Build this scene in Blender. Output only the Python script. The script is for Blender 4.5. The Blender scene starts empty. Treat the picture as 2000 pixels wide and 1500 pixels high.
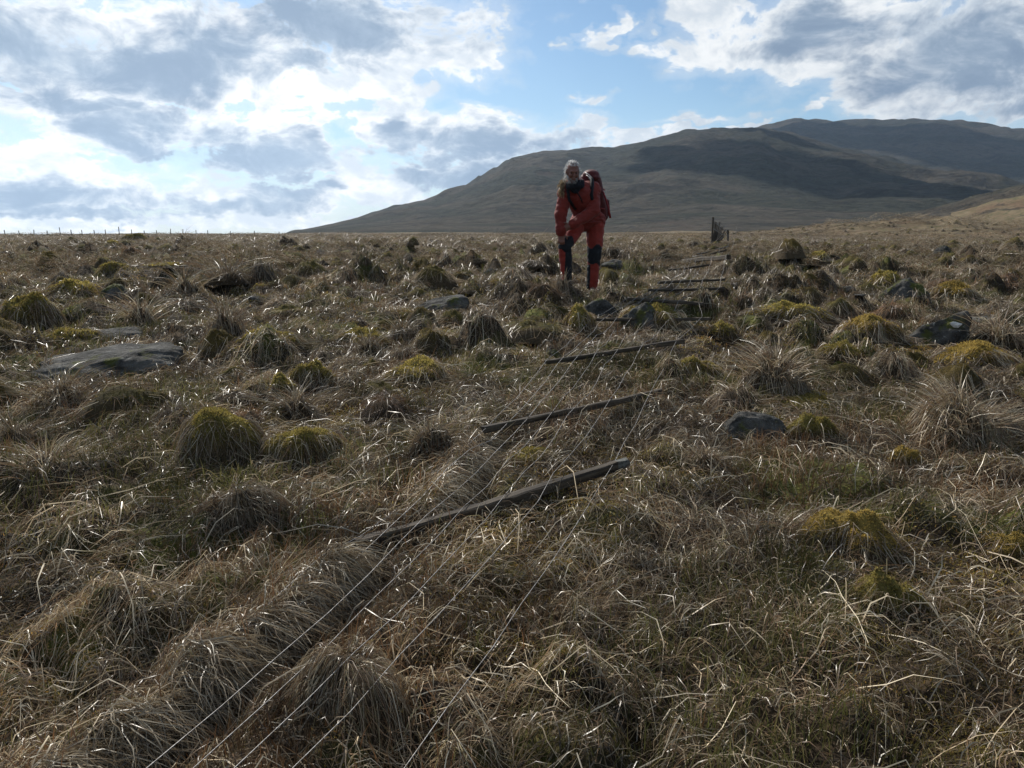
import bpy, bmesh, math, random
import numpy as np
from mathutils import Vector, Matrix, Euler

# ------------------------------------------------------------------ camera
sc = bpy.context.scene
COL = sc.collection
R = math.radians
F_PX, CX, CY = 1400.0, 1000.0, 750.0          # focal length in pixels of a 2000 x 1500 frame
PITCH = math.atan(300.0 / F_PX)
CAM_Z = 1.6
cam_d = bpy.data.cameras.new('camera')
cam_d.sensor_width = 36.0
cam_d.lens = 36.0 * F_PX / 2000.0
cam_d.clip_start = 0.05
cam_d.clip_end = 8000.0
cam = bpy.data.objects.new('camera', cam_d)
COL.objects.link(cam)
cam.location = (0, 0, CAM_Z)
cam.rotation_euler = (math.pi / 2 - PITCH, 0, 0)
sc.camera = cam

# ------------------------------------------------------------------ exposure and sampling
sc.view_settings.view_transform = 'Standard'
sc.view_settings.look = 'None'
sc.view_settings.exposure = 0.06
sc.view_settings.gamma = 1.0
sc.view_settings.use_curve_mapping = False
sc.cycles.max_bounces = 5
sc.cycles.diffuse_bounces = 3
sc.cycles.glossy_bounces = 2
sc.cycles.transmission_bounces = 3
sc.cycles.volume_bounces = 1
sc.cycles.transparent_max_bounces = 6
sc.cycles.caustics_reflective = False
sc.cycles.caustics_refractive = False
sc.cycles.sample_clamp_indirect = 4.0

# ------------------------------------------------------------------ sun
SUN_EL, SUN_AZ = R(38.5), R(-29.0)             # azimuth from +Y (view direction) towards +X
SUN = Vector((math.sin(SUN_AZ) * math.cos(SUN_EL), math.cos(SUN_AZ) * math.cos(SUN_EL), math.sin(SUN_EL)))
sd = bpy.data.lights.new('sun', 'SUN')
sd.energy = 5.0
sd.angle = R(0.53)
sd.color = (1.0, 0.955, 0.88)
so = bpy.data.objects.new('sun', sd)
COL.objects.link(so)
so.location = (-200, 400, 400)
so.rotation_euler = SUN.to_track_quat('Z', 'Y').to_euler()


# ------------------------------------------------------------------ node expression helper
class NT:
    """Small wrapper that builds shader node trees from expressions."""
    def __init__(self, tree):
        self.t = tree
        self.n = tree.nodes
        self.l = tree.links

    def node(self, typ, inputs=None, **props):
        nd = self.n.new(typ)
        for k, v in props.items():
            setattr(nd, k, v)
        for k, v in (inputs or {}).items():
            self.set(nd.inputs[k], v)
        return nd

    def set(self, sock, v):
        if hasattr(v, 'is_output') or isinstance(v, bpy.types.NodeSocket):
            self.l.new(v, sock)
        else:
            sock.default_value = v

    def m(self, op, a, b=0.0, c=None, clamp=False):
        nd = self.n.new('ShaderNodeMath')
        nd.operation = op
        nd.use_clamp = clamp
        self.set(nd.inputs[0], a)
        self.set(nd.inputs[1], b)
        if c is not None:
            self.set(nd.inputs[2], c)
        return nd.outputs[0]

    def add(self, a, b): return self.m('ADD', a, b)
    def sub(self, a, b): return self.m('SUBTRACT', a, b)
    def mul(self, a, b): return self.m('MULTIPLY', a, b)

    def ramp(self, v, a, b, lo=0.0, hi=1.0, smooth=True):
        nd = self.n.new('ShaderNodeMapRange')
        nd.interpolation_type = 'SMOOTHSTEP' if smooth else 'LINEAR'
        nd.clamp = True
        self.set(nd.inputs[0], v)
        nd.inputs[1].default_value = a
        nd.inputs[2].default_value = b
        nd.inputs[3].default_value = lo
        nd.inputs[4].default_value = hi
        return nd.outputs[0]

    def mix(self, f, a, b, blend='MIX'):
        nd = self.n.new('ShaderNodeMix')
        nd.data_type = 'RGBA'
        nd.blend_type = blend
        self.set(nd.inputs[0], f)
        self.set(nd.inputs[6], a if not isinstance(a, tuple) else tuple(a) + ((1.0,) if len(a) == 3 else ()))
        self.set(nd.inputs[7], b if not isinstance(b, tuple) else tuple(b) + ((1.0,) if len(b) == 3 else ()))
        return nd.outputs[2]

    def noise(self, vec, scale, detail=4.0, rough=0.55, dist=0.0, dims='3D'):
        nd = self.n.new('ShaderNodeTexNoise')
        nd.noise_dimensions = dims
        if vec is not None:
            self.l.new(vec, nd.inputs['Vector'])
        nd.inputs['Scale'].default_value = scale
        nd.inputs['Detail'].default_value = detail
        nd.inputs['Roughness'].default_value = rough
        nd.inputs['Distortion'].default_value = dist
        return nd.outputs[0]


def px_dir(px, py):
    c, s = math.cos(PITCH), math.sin(PITCH)
    cx, cy = (px - CX) / F_PX, (CY - py) / F_PX
    return np.array((cx, c + cy * s, -s + cy * c))


def px_azel(px, py):
    d = px_dir(px, py)
    return math.atan2(d[0], d[1]), math.atan2(d[2], math.hypot(d[0], d[1]))


# ------------------------------------------------------------------ world: clear sky with cumulus
world = bpy.data.worlds.new('World')
sc.world = world
world.use_nodes = True
world.node_tree.nodes.clear()
W = NT(world.node_tree)
sky = W.node('ShaderNodeTexSky', sky_type='NISHITA', sun_disc=False)
sky.sun_elevation = SUN_EL
sky.sun_rotation = SUN_AZ % (2 * math.pi)
sky.altitude = 400.0
sky.air_density = 1.0
sky.dust_density = 0.6
sky.ozone_density = 1.6
tc = W.node('ShaderNodeTexCoord')
sep = W.node('ShaderNodeSeparateXYZ', {0: tc.outputs['Generated']})
az = W.m('ARCTAN2', sep.outputs[0], sep.outputs[1])
el = W.m('ARCSINE', sep.outputs[2])
stretch = W.node('ShaderNodeCombineXYZ', {0: sep.outputs[0], 1: sep.outputs[1], 2: W.mul(sep.outputs[2], 1.7)})
vec = stretch.outputs[0]
# domain-warped fractal noise gives the billows
n_warp = W.node('ShaderNodeTexNoise', {'Vector': vec, 'Scale': 6.0, 'Detail': 2.0})
warp = W.node('ShaderNodeVectorMath', operation='MULTIPLY_ADD')
W.l.new(n_warp.outputs['Color'], warp.inputs[0])
warp.inputs[1].default_value = (0.12, 0.12, 0.10)
W.l.new(vec, warp.inputs[2])
bill = W.sub(W.noise(warp.outputs[0], 9.0, 9.0, 0.60), 0.5)
fine = W.sub(W.noise(warp.outputs[0], 24.0, 7.0, 0.62), 0.5)
core_n = W.sub(W.noise(warp.outputs[0], 6.0, 5.0, 0.5), 0.5)
broad = W.sub(W.noise(vec, 2.2, 3.0, 0.5), 0.5)


n_edge = W.node('ShaderNodeTexNoise', {'Vector': vec, 'Scale': 11.0, 'Detail': 4.0, 'Roughness': 0.6})
sky_pos = W.node('ShaderNodeVectorMath', operation='MULTIPLY_ADD')
W.l.new(n_edge.outputs['Color'], sky_pos.inputs[0])
sky_pos.inputs[1].default_value = (0.20, 0.085, 0.0)
W.l.new(W.node('ShaderNodeCombineXYZ', {0: W.sub(az, 0.10), 1: W.sub(el, 0.0425)}).outputs[0], sky_pos.inputs[2])
sky_pos = sky_pos.outputs[0]


def blobs_max(blobs):
    """Union of soft elliptical cloud bodies given by their bearing and height in the sky: 1 at a core, 0 on the rim."""
    tot = None
    for px, py, rx, ry, amp in blobs:
        a0, e0 = px_azel(px, py)
        sx, sy = F_PX / rx, F_PX / ry
        v = W.node('ShaderNodeVectorMath', {0: sky_pos}, operation='MULTIPLY_ADD')
        v.inputs[1].default_value = (sx, sy, 0)
        v.inputs[2].default_value = (-a0 * sx, -e0 * sy, 0)
        d2 = W.node('ShaderNodeVectorMath', {0: v.outputs[0], 1: v.outputs[0]}, operation='DOT_PRODUCT').outputs['Value']
        g = W.m('MULTIPLY_ADD', d2, -0.9, amp)
        tot = g if tot is None else W.m('SMOOTH_MAX', tot, g, 0.12)
    return W.m('MAXIMUM', tot, -1.2)


CLOUD = [(120, 115, 260, 110, 1.0), (420, 130, 230, 110, 1.0), (760, 80, 220, 110, 1.0), (600, 190, 260, 50, .8),
         (900, 110, 90, 70, .9), (90, 30, 190, 50, .45), (330, 40, 120, 45, .6),
         (140, 200, 200, 40, .9), (300, 255, 190, 42, 1.0), (520, 245, 110, 30, .7), (550, 305, 130, 48, 1.0), (100, 310, 130, 48, .8),
         (150, 390, 330, 50, .9), (470, 395, 250, 45, .95), (690, 345, 100, 60, .8), (350, 440, 700, 22, .8), (770, 395, 140, 45, .7), (400, 345, 200, 22, .5),
         (920, 268, 170, 46, 1.1), (770, 270, 75, 38, .9), (1100, 275, 110, 40, .9), (1260, 270, 160, 22, .8), (880, 340, 120, 50, .8),
         (1570, 60, 210, 75, 1.1), (1390, 20, 100, 45, .9), (1500, 105, 80, 36, .7), (1870, 110, 170, 95, 1.15),
         (1770, 130, 80, 70, .9), (1830, 205, 110, 40, .8), (1960, 225, 60, 40, .8), (1590, 217, 55, 18, .7), (1720, 15, 170, 40, .8),
         (1162, 48, 32, 38, .9), (1235, 45, 40, 24, .35), (1265, 92, 80, 20, .35), (1038, 95, 36, 26, .35), (1140, 200, 70, 12, .2),
         (1480, 242, 22, 10, .6), (1390, 228, 130, 12, .1)]
GAP = [(640, 262, 60, 18, .5), (300, 352, 80, 9, .5), (60, 268, 40, 16, .5), (830, 175, 50, 30, .5), (600, 345, 40, 12, .4), (240, 320, 50, 12, .8), (690, 212, 90, 20, .7), (350, 207, 45, 14, .7), (470, 197, 45, 14, .6), (5, 165, 22, 18, .6), (490, 12, 24, 22, .8), (20, 268, 16, 20, .4), (480, 338, 60, 8, .4)]
DARK = [(110, 110, 200, 58, 1.0), (400, 100, 120, 62, 1.0), (270, 150, 190, 36, .8), (680, 50, 190, 55, 1.0), (560, 120, 60, 26, .7), (140, 203, 130, 20, .9),
        (290, 255, 120, 30, .9), (560, 308, 80, 34, 1.1), (400, 305, 130, 18, .8), (90, 390, 150, 30, .85), (400, 402, 200, 20, .85),
        (180, 425, 150, 12, .9), (580, 378, 90, 22, .85), (930, 270, 130, 26, 1.0), (790, 272, 70, 18, .9), (880, 350, 80, 30, .9), (1090, 285, 50, 20, .8),
        (1620, 58, 150, 38, .9), (1900, 120, 140, 62, 1.1), (1800, 160, 90, 30, .7), (1970, 225, 60, 24, .9), (880, 300, 180, 16, .7)]
body = W.sub(blobs_max(CLOUD), W.m('MAXIMUM', blobs_max(GAP), 0.0))
dark = blobs_max(DARK)
# away from the part of the sky in view the same kind of broken cumulus goes on
side = W.ramp(W.m('ABSOLUTE', az), 0.66, 0.95)
high = W.ramp(el, 0.33, 0.55)
out = W.m('MAXIMUM', side, high)
inv = W.sub(1.0, out)
body = W.add(W.mul(body, inv), W.mul(out, W.ramp(broad, -0.06, 0.16, -0.6, 1.0)))
dark = W.add(W.mul(dark, inv), W.mul(out, W.ramp(broad, 0.0, 0.15, -1.0, 1.0)))
puff = W.add(W.mul(bill, 3.2), W.mul(fine, 1.9))
dens = W.add(body, puff)
alpha = W.m('MAXIMUM', W.ramp(dens, 0.0, 0.52), W.ramp(dens, -0.7, 0.3, 0.0, 0.30))
thick = W.ramp(W.add(W.mul(dark, 0.70), W.add(W.mul(puff, 0.72), W.mul(core_n, 0.9))), -0.50, 0.72)
toward_sun = W.ramp(az, -0.35, 0.55)                    # the clouds nearest the sun are the brightest
white = W.mix(toward_sun, (10.9, 10.8, 10.6), (8.3, 8.5, 8.6))
grey = W.mix(toward_sun, (3.3, 4.3, 5.6), (2.4, 3.2, 4.3))
grey = W.mix(W.ramp(puff, -0.5, 0.6), W.mix(1.0, grey, (1.25, 1.2, 1.15), 'MULTIPLY'), W.mix(1.0, grey, (0.86, 0.88, 0.92), 'MULTIPLY'))
white = W.mix(W.ramp(W.add(W.mul(fine, 1.6), W.mul(core_n, 1.6)), -0.30, 0.30), W.mix(1.0, white, (1.06, 1.06, 1.06), 'MULTIPLY'), W.mix(1.0, white, (0.72, 0.78, 0.85), 'MULTIPLY'))
cl_col = W.mix(thick, white, grey)
low_haze = W.ramp(el, 0.0, 0.17, 0.60, 0.0)
sky_gain = W.mix(1.0, sky.outputs[0], (0.80, 0.94, 1.0), 'MULTIPLY')
sky_base = W.mix(low_haze, sky_gain, (5.6, 7.2, 8.6))
final = W.mix(alpha, sky_base, cl_col)
bg = W.node('ShaderNodeBackground', {'Color': final, 'Strength': 0.1})
wo = W.node('ShaderNodeOutputWorld')
W.l.new(bg.outputs[0], wo.inputs[0])
world.cycles.sampling_method = 'MANUAL'
world.cycles.sample_map_resolution = 512

# ------------------------------------------------------------------ numpy noise
rng = np.random.default_rng(7)
random.seed(7)
_P = rng.permutation(4096)
_G = rng.uniform(0, 2 * math.pi, 4096)


def perlin(x, y, seed=0):
    x = np.asarray(x, float); y = np.asarray(y, float)
    xi = np.floor(x).astype(np.int64); yi = np.floor(y).astype(np.int64)
    xf = x - xi; yf = y - yi
    u = xf ** 3 * (xf * (xf * 6 - 15) + 10); v = yf ** 3 * (yf * (yf * 6 - 15) + 10)

    def g(ix, iy, dx, dy):
        a = _G[_P[(_P[(ix + seed * 57) & 4095] + iy) & 4095]]
        return np.cos(a) * dx + np.sin(a) * dy
    a = g(xi, yi, xf, yf); b = g(xi + 1, yi, xf - 1, yf)
    c = g(xi, yi + 1, xf, yf - 1); d = g(xi + 1, yi + 1, xf - 1, yf - 1)
    return (a + (b - a) * u) * (1 - v) + (c + (d - c) * u) * v


def fbm(x, y, octaves=4, seed=0, gain=0.5):
    s = 0.0; amp = 1.0; f = 1.0
    for i in range(octaves):
        s = s + amp * perlin(np.asarray(x) * f + 17.3 * i, np.asarray(y) * f - 9.1 * i, seed + i)
        amp *= gain; f *= 2.03
    return s


def sstep(a, b, x):
    t = np.clip((np.asarray(x, float) - a) / (b - a), 0, 1)
    return t * t * (3 - 2 * t)


# ------------------------------------------------------------------ terrain heights
PLAIN = 0.85


def base_h(x, y):
    """The slope in front of the camera that levels out into the moor."""
    t = 0.093 * np.asarray(y, float)
    k = 0.06
    h = PLAIN - k * np.logaddexp(0, (PLAIN - t) / k)
    return np.maximum(h, -1.0)


def at_base(px, py, off=0.0):
    """Point where the sight line through a pixel meets the smooth slope (raised by off)."""
    d = px_dir(px, py)
    t0, t = 0.3, 0.3
    while t < 4000:
        p = d * t
        if CAM_Z + p[2] < float(base_h(p[0], p[1])) + off:
            break
        t0 = t; t *= 1.02
    for _ in range(40):
        m = 0.5 * (t0 + t); p = d * m
        if CAM_Z + p[2] < float(base_h(p[0], p[1])) + off: t = m
        else: t0 = m
    p = d * t
    return np.array((p[0], p[1], CAM_Z + p[2]))


FUR_A = at_base(60, 1640)[:2]; FUR_B = at_base(700, 1105)[:2]      # the furrow along the fallen fence
FUR_C = at_base(860, 1010)[:2]; FUR_D = at_base(955, 860)[:2]
FENCE_A = np.array((-1.2, 0.4)); FENCE_B = np.array((6.9, 24.0))


# calmer ground round the larger rocks, the best seen mounds and the person: (outline in the view)
FLAT = []
for _x0, _x1, _y1 in ((78, 348, 745), (150, 272, 668), (198, 262, 586), (818, 916, 612), (1136, 1212, 616), (1206, 1300, 642), (1716, 1822, 582), (1764, 1874, 680), (1404, 1532, 860), (1868, 1956, 630),
                      (342, 524, 915), (522, 664, 918), (748, 886, 752), (1576, 1748, 1100), (1660, 1790, 1215), (1470, 1668, 806), (1090, 1180, 575), (848, 942, 815), (466, 576, 642), (1640, 1756, 652), (1816, 1968, 728), (656, 768, 682)):
    _p = at_base(0.5 * (_x0 + _x1), _y1 - 6)
    FLAT.append((_p[0], _p[1], 0.72 * (_x1 - _x0) / F_PX * _p[1] + 0.20))


def seg_sd(x, y, A, B):
    """(distance along 0..1, signed distance, right side positive) from a line A-B."""
    d = B - A; L = np.hypot(*d); d = d / L
    rx = x - A[0]; ry = y - A[1]
    return (rx * d[0] + ry * d[1]) / L, rx * d[1] - ry * d[0]


def hill_prof(pts):
    a = np.array([px_azel(*p) for p in pts])
    o = np.argsort(a[:, 0])
    return a[o, 0], a[o, 1]


NEAR_AZ, NEAR_EL = hill_prof([(400, 451), (520, 450.5), (590, 448), (650, 437), (730, 415), (850, 385), (930, 352), (970, 328), (1000, 308), (1040, 298), (1130, 291), (1200, 288),
                              (1280, 270), (1340, 258), (1400, 250), (1490, 246), (1550, 262), (1650, 291), (1800, 325), (2000, 368), (2250, 415), (2500, 440)])
FAR_AZ, FAR_EL = hill_prof([(1250, 430), (1330, 350), (1400, 290), (1450, 258), (1490, 245), (1550, 234), (1620, 235), (1690, 238), (1735, 238), (1780, 231), (1840, 233), (1900, 238),
                            (2000, 252), (2150, 290), (2400, 350), (2700, 430)])


def tall(x, y):
    """Hills and hillocks that stand on the moor."""
    r = np.hypot(x, y) + 1e-6
    a = np.arctan2(x, y)
    e1 = np.interp(a, NEAR_AZ, NEAR_EL, left=-0.001, right=0.0)
    e2 = np.interp(a, FAR_AZ, FAR_EL, left=-0.01, right=0.0)
    r1 = 640 + 160 * np.sin(a * 3.1 + 0.4) + 40 * perlin(a * 9, a * 0 + 3.1, 5)
    r1 = np.where(a > 0.33, r1 - 420 * (a - 0.33), r1)          # the right-hand spur comes closer
    r0 = 190 + 25 * perlin(a * 6, a * 0 + 1.7, 3)
    h1 = np.maximum(CAM_Z - PLAIN + r1 * np.tan(np.maximum(e1, -0.002)), 0)
    t = np.clip((r - r0) / (r1 - r0), 0, 1)
    s = 0.62 * t ** 1.45 + 0.38 * t * t * (3 - 2 * t)
    up = h1 * s
    back = h1 * np.exp(-((r - r1) / (0.30 * r1)) ** 2)
    near = np.where(r < r1, up, back)
    r2 = 1350 + 60 * perlin(a * 5, a * 0 + 8.0, 9)
    h2 = np.maximum(CAM_Z - PLAIN + r2 * np.tan(np.maximum(e2, 0)), 0)
    t2 = np.clip((r - 560) / (r2 - 560), 0, 1)
    far = np.where(r < r2, h2 * (0.55 * t2 ** 1.3 + 0.45 * t2 * t2 * (3 - 2 * t2)), h2 * np.exp(-((r - r2) / 700) ** 2))
    z = np.maximum(near, far)
    # slumps, gullies and outcrops on the slopes
    inside = sstep(0.02, 0.3, t) * (1 - 0.75 * sstep(0.80, 1.0, np.where(r < r1, t, t2 * 0.9)))
    z = z + inside * np.minimum(z, 30) / 30 * (10 * fbm(x / 95, y / 95, 4, 21) + 4.5 * fbm(x / 30, y / 30, 3, 31))
    z = z + sstep(0.5, 0.95, t) * 0.9 * np.abs(fbm(x / 9, y / 9, 3, 41)) * sstep(0.13, 0.2, a)
    # hillock on the right
    ca, ce = px_azel(2110, 372)
    rr = 215.0
    mx, my = rr * math.sin(ca), rr * math.cos(ca)
    hm = 0.75 + rr * math.tan(px_azel(2110, 352)[1])
    dd = np.hypot((x - mx) / 27, (y - my) / 45)
    z = z + hm * np.exp(-dd ** 2 * 0.9) * (1 + 0.10 * fbm(x / 8, y / 8, 3, 51))
    ca, ce = px_azel(1770, 432)
    rr = 120.0
    z = z + 1.9 * np.exp(-(((x - rr * math.sin(ca)) / 17) ** 2 + ((y - rr * math.cos(ca)) / 22) ** 2)) * (1 + 0.5 * fbm(x / 4, y / 4, 3, 61))
    return z


def H(x, y):
    """Full ground height."""
    x = np.asarray(x, float); y = np.asarray(y, float)
    r = np.hypot(x, y)
    a = np.arctan2(x, y)
    h = base_h(x, y)
    fade = 1 - 0.75 * sstep(14, 60, r)
    uc, scd = seg_sd(x, y, FENCE_A, FENCE_B)
    calm = 1 - 0.62 * np.exp(-(scd / 0.55) ** 2) * (uc > -0.1) * (uc < 1.05)       # flatter along the fence line
    for fx, fy, fr in FLAT:
        calm = calm * (1 - 0.92 * np.exp(-(((x - fx) ** 2 + (y - fy) ** 2) / (fr * fr)) ** 2))
    wx = x + 0.10 * fbm(x / 0.4, y / 0.4, 2, 14); wy = y + 0.10 * fbm(x / 0.4 + 7, y / 0.4, 2, 15)
    lump = np.abs(fbm(wx / 0.62, wy / 0.55, 3, 4)) * sstep(1.5, 6.0, r) + 0.62 * np.abs(fbm(wx / 0.40, wy / 0.36, 3, 6)) * (1 - sstep(1.5, 6.0, r))
    patch = 0.55 + 0.75 * sstep(-0.25, 0.35, fbm(x / 2.3, y / 2.3, 2, 8))
    h = h + fade * calm * (0.09 * fbm(x / 1.5, y / 1.5, 2, 1) + (0.40 + 0.14 * sstep(5, 9, r)) * lump * patch - 0.06)
    # the far left falls away beyond the crest
    h = h - np.maximum(r - 150, 0) * 0.03 * (1 - sstep(-0.34, -0.285, a)) * (r > 150)
    h = h + np.where(r > 60, tall(x, y), 0.0)
    # furrow with a grass ridge along the fallen fence
    rag = 0.055 * fbm(x / 0.22, y / 0.22, 2, 16)
    u, s = seg_sd(x, y, FUR_A, FUR_B)
    s = s + rag
    dp = 0.75 + 0.9 * fbm(x / 0.35, y / 0.35, 2, 17)
    w = sstep(-0.1, 0.05, u) * (1 - sstep(0.93, 1.03, u))
    h = h + w * (0.11 * np.exp(-((s + 0.05) / 0.09) ** 2) - 0.17 * dp * np.exp(-((s - 0.10) / 0.085) ** 2) + 0.06 * np.exp(-((s - 0.42) / 0.2) ** 2))
    u, s = seg_sd(x, y, FUR_C, FUR_D)
    s = s + rag
    w = sstep(-0.1, 0.1, u) * (1 - sstep(0.9, 1.05, u))
    h = h + w * (0.06 * np.exp(-((s + 0.05) / 0.08) ** 2) - 0.12 * dp * np.exp(-((s - 0.09) / 0.08) ** 2))
    return h


def at(px, py, off=0.0):
    """Point where the sight line through a pixel meets the ground."""
    d = px_dir(px, py)
    ts = 0.6 * 1.01 ** np.arange(0, 800)
    P = d[None, :] * ts[:, None]
    below = (CAM_Z + P[:, 2]) < H(P[:, 0], P[:, 1]) + off
    i = int(np.argmax(below))
    t0, t1 = ts[max(i - 1, 0)], ts[i]
    for _ in range(24):
        m = 0.5 * (t0 + t1); p = d * m
        if CAM_Z + p[2] < float(H(p[0], p[1])) + off: t1 = m
        else: t0 = m
    p = d * t1
    return np.array((p[0], p[1], float(H(p[0], p[1]))))


# ------------------------------------------------------------------ mesh helpers
def mesh_np(name, V, F, cols=None, smooth=True, mats=(), mat_idx=None):
    """Mesh from an (n,3) array, an (m,3|4) face array and optional per-vertex colours."""
    me = bpy.data.meshes.new(name)
    V = np.asarray(V, np.float32); F = np.asarray(F, np.int32)
    k = F.shape[1]
    me.vertices.add(len(V)); me.vertices.foreach_set('co', V.ravel())
    me.loops.add(F.size); me.loops.foreach_set('vertex_index', F.ravel())
    me.polygons.add(len(F))
    me.polygons.foreach_set('loop_start', np.arange(0, F.size, k, dtype=np.int32))
    me.polygons.foreach_set('use_smooth', np.full(len(F), smooth))
    for m in mats: me.materials.append(m)
    if mat_idx is not None: me.polygons.foreach_set('material_index', np.asarray(mat_idx, np.int32))
    me.update(calc_edges=True)
    if cols is not None:
        at_ = me.attributes.new('tint', 'FLOAT_COLOR', 'POINT')
        c = np.ones((len(V), 4), np.float32); c[:, :3] = cols
        at_.data.foreach_set('color', c.ravel())
    me.validate()
    return me


def link(name, me, parent=None, loc=None, rot=None, scale=None):
    o = bpy.data.objects.new(name, me)
    COL.objects.link(o)
    if parent is not None: o.parent = parent
    if loc is not None: o.location = tuple(float(c) for c in loc)
    if rot is not None: o.rotation_euler = rot
    if scale is not None: o.scale = scale if hasattr(scale, '__len__') else (scale,) * 3
    return o


def tag(o, label=None, cat=None, group=None, kind=None):
    if label: o['label'] = label
    if cat: o['category'] = cat
    if group: o['group'] = group
    if kind: o['kind'] = kind
    return o


def empty(name, loc=(0, 0, 0), rz=0.0):
    o = bpy.data.objects.new(name, None)
    o.empty_display_size = 0.2
    COL.objects.link(o)
    o.location = tuple(float(c) for c in loc); o.rotation_euler = (0, 0, rz)
    return o


# ------------------------------------------------------------------ materials
def new_mat(name):
    m = bpy.data.materials.new(name)
    m.use_nodes = True
    m.node_tree.nodes.clear()
    T = NT(m.node_tree)
    o = T.node('ShaderNodeOutputMaterial')
    return m, T, o


def ground_mat():
    m, T, o = new_mat('moor_ground')
    geo = T.node('ShaderNodeNewGeometry')
    P = geo.outputs['Position']
    n1 = T.noise(P, 0.9, 6, 0.65)
    n2 = T.noise(P, 0.06, 4, 0.6)
    n3 = T.noise(P, 7.0, 6, 0.7)
    n4 = T.noise(P, 0.35, 5, 0.65)
    peat = T.mix(T.ramp(n3, 0.35, 0.65), (0.018, 0.013, 0.008), (0.060, 0.041, 0.023))
    moss = T.mix(T.ramp(n3, 0.3, 0.7), (0.030, 0.032, 0.008), (0.10, 0.10, 0.022))
    near = T.mix(T.ramp(n1, 0.50, 0.62), peat, moss)
    straw = T.mix(T.ramp(n4, 0.3, 0.7), (0.13, 0.088, 0.046), (0.20, 0.150, 0.085))
    straw = T.mix(T.ramp(n1, 0.45, 0.7), straw, (0.075, 0.072, 0.026))
    red = T.ramp(n2, 0.52, 0.66)
    straw = T.mix(T.mul(red, 0.6), straw, (0.115, 0.062, 0.036))
    n6 = T.noise(P, 0.11, 6, 0.7, 0.8)
    straw = T.mix(T.ramp(n6, 0.54, 0.63, 0, 0.85), straw, (0.034, 0.028, 0.019))
    straw = T.mix(T.ramp(n6, 0.44, 0.36, 0, 0.6), straw, (0.085, 0.078, 0.034))
    # far off the blades merge into one straw coloured cover
    ln = T.node('ShaderNodeVectorMath', {0: P}, operation='LENGTH')
    far = T.ramp(ln.outputs['Value'], 12, 60)
    col = T.mix(far, near, straw)
    b = T.node('ShaderNodeBsdfPrincipled', {'Base Color': col, 'Roughness': 0.95})
    b.inputs['Specular IOR Level'].default_value = 0.15
    hgt = T.add(T.mul(T.noise(P, 2.2, 5, 0.65), 0.35), T.mul(n3, 0.05))
    bp = T.node('ShaderNodeBump', {'Height': hgt, 'Strength': 1.0, 'Distance': 0.5})
    T.l.new(bp.outputs[0], b.inputs['Normal'])
    T.l.new(b.outputs[0], o.inputs[0])
    return m


def hill_mat():
    m, T, o = new_mat('hill_grass')
    geo = T.node('ShaderNodeNewGeometry')
    P = geo.outputs['Position']
    sq = T.node('ShaderNodeMapping', {'Vector': P}); sq.inputs['Scale'].default_value = (1, 1, 2.4)
    Q = sq.outputs[0]
    n1 = T.noise(Q, 0.010, 6, 0.62, 0.6)
    n2 = T.noise(Q, 0.035, 7, 0.68, 0.8)
    n3 = T.noise(Q, 0.22, 5, 0.7)
    n4 = T.noise(P, 1.3, 4, 0.7)
    straw = T.mix(T.ramp(n3, 0.3, 0.7), (0.056, 0.047, 0.036), (0.098, 0.083, 0.062))
    green = T.mix(T.ramp(n3, 0.35, 0.65), (0.030, 0.031, 0.023), (0.055, 0.055, 0.040))
    heath = (0.030, 0.027, 0.022)
    col = T.mix(T.ramp(n1, 0.40, 0.58), straw, green)
    col = T.mix(T.ramp(n2, 0.52, 0.62, 0, 0.85), col, heath)
    n5 = T.noise(Q, 0.09, 6, 0.7, 0.5)
    col = T.mix(T.ramp(n5, 0.57, 0.64, 0, 0.8), col, (0.026, 0.025, 0.02))
    col = T.mix(T.ramp(n2, 0.30, 0.42, 0.5, 0), col, (0.100, 0.070, 0.054))
    b = T.node('ShaderNodeBsdfPrincipled', {'Base Color': col, 'Roughness': 1.0})
    b.inputs['Specular IOR Level'].default_value = 0.05
    hgt = T.add(T.add(T.mul(n3, 3.0), T.mul(n4, 0.5)), T.mul(n2, 9.0))
    bp = T.node('ShaderNodeBump', {'Height': hgt, 'Strength': 0.9, 'Distance': 1.0})
    T.l.new(bp.outputs[0], b.inputs['Normal'])
    T.l.new(b.outputs[0], o.inputs[0])
    return m


MAT = {'ground': ground_mat(), 'hill': hill_mat()}


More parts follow.
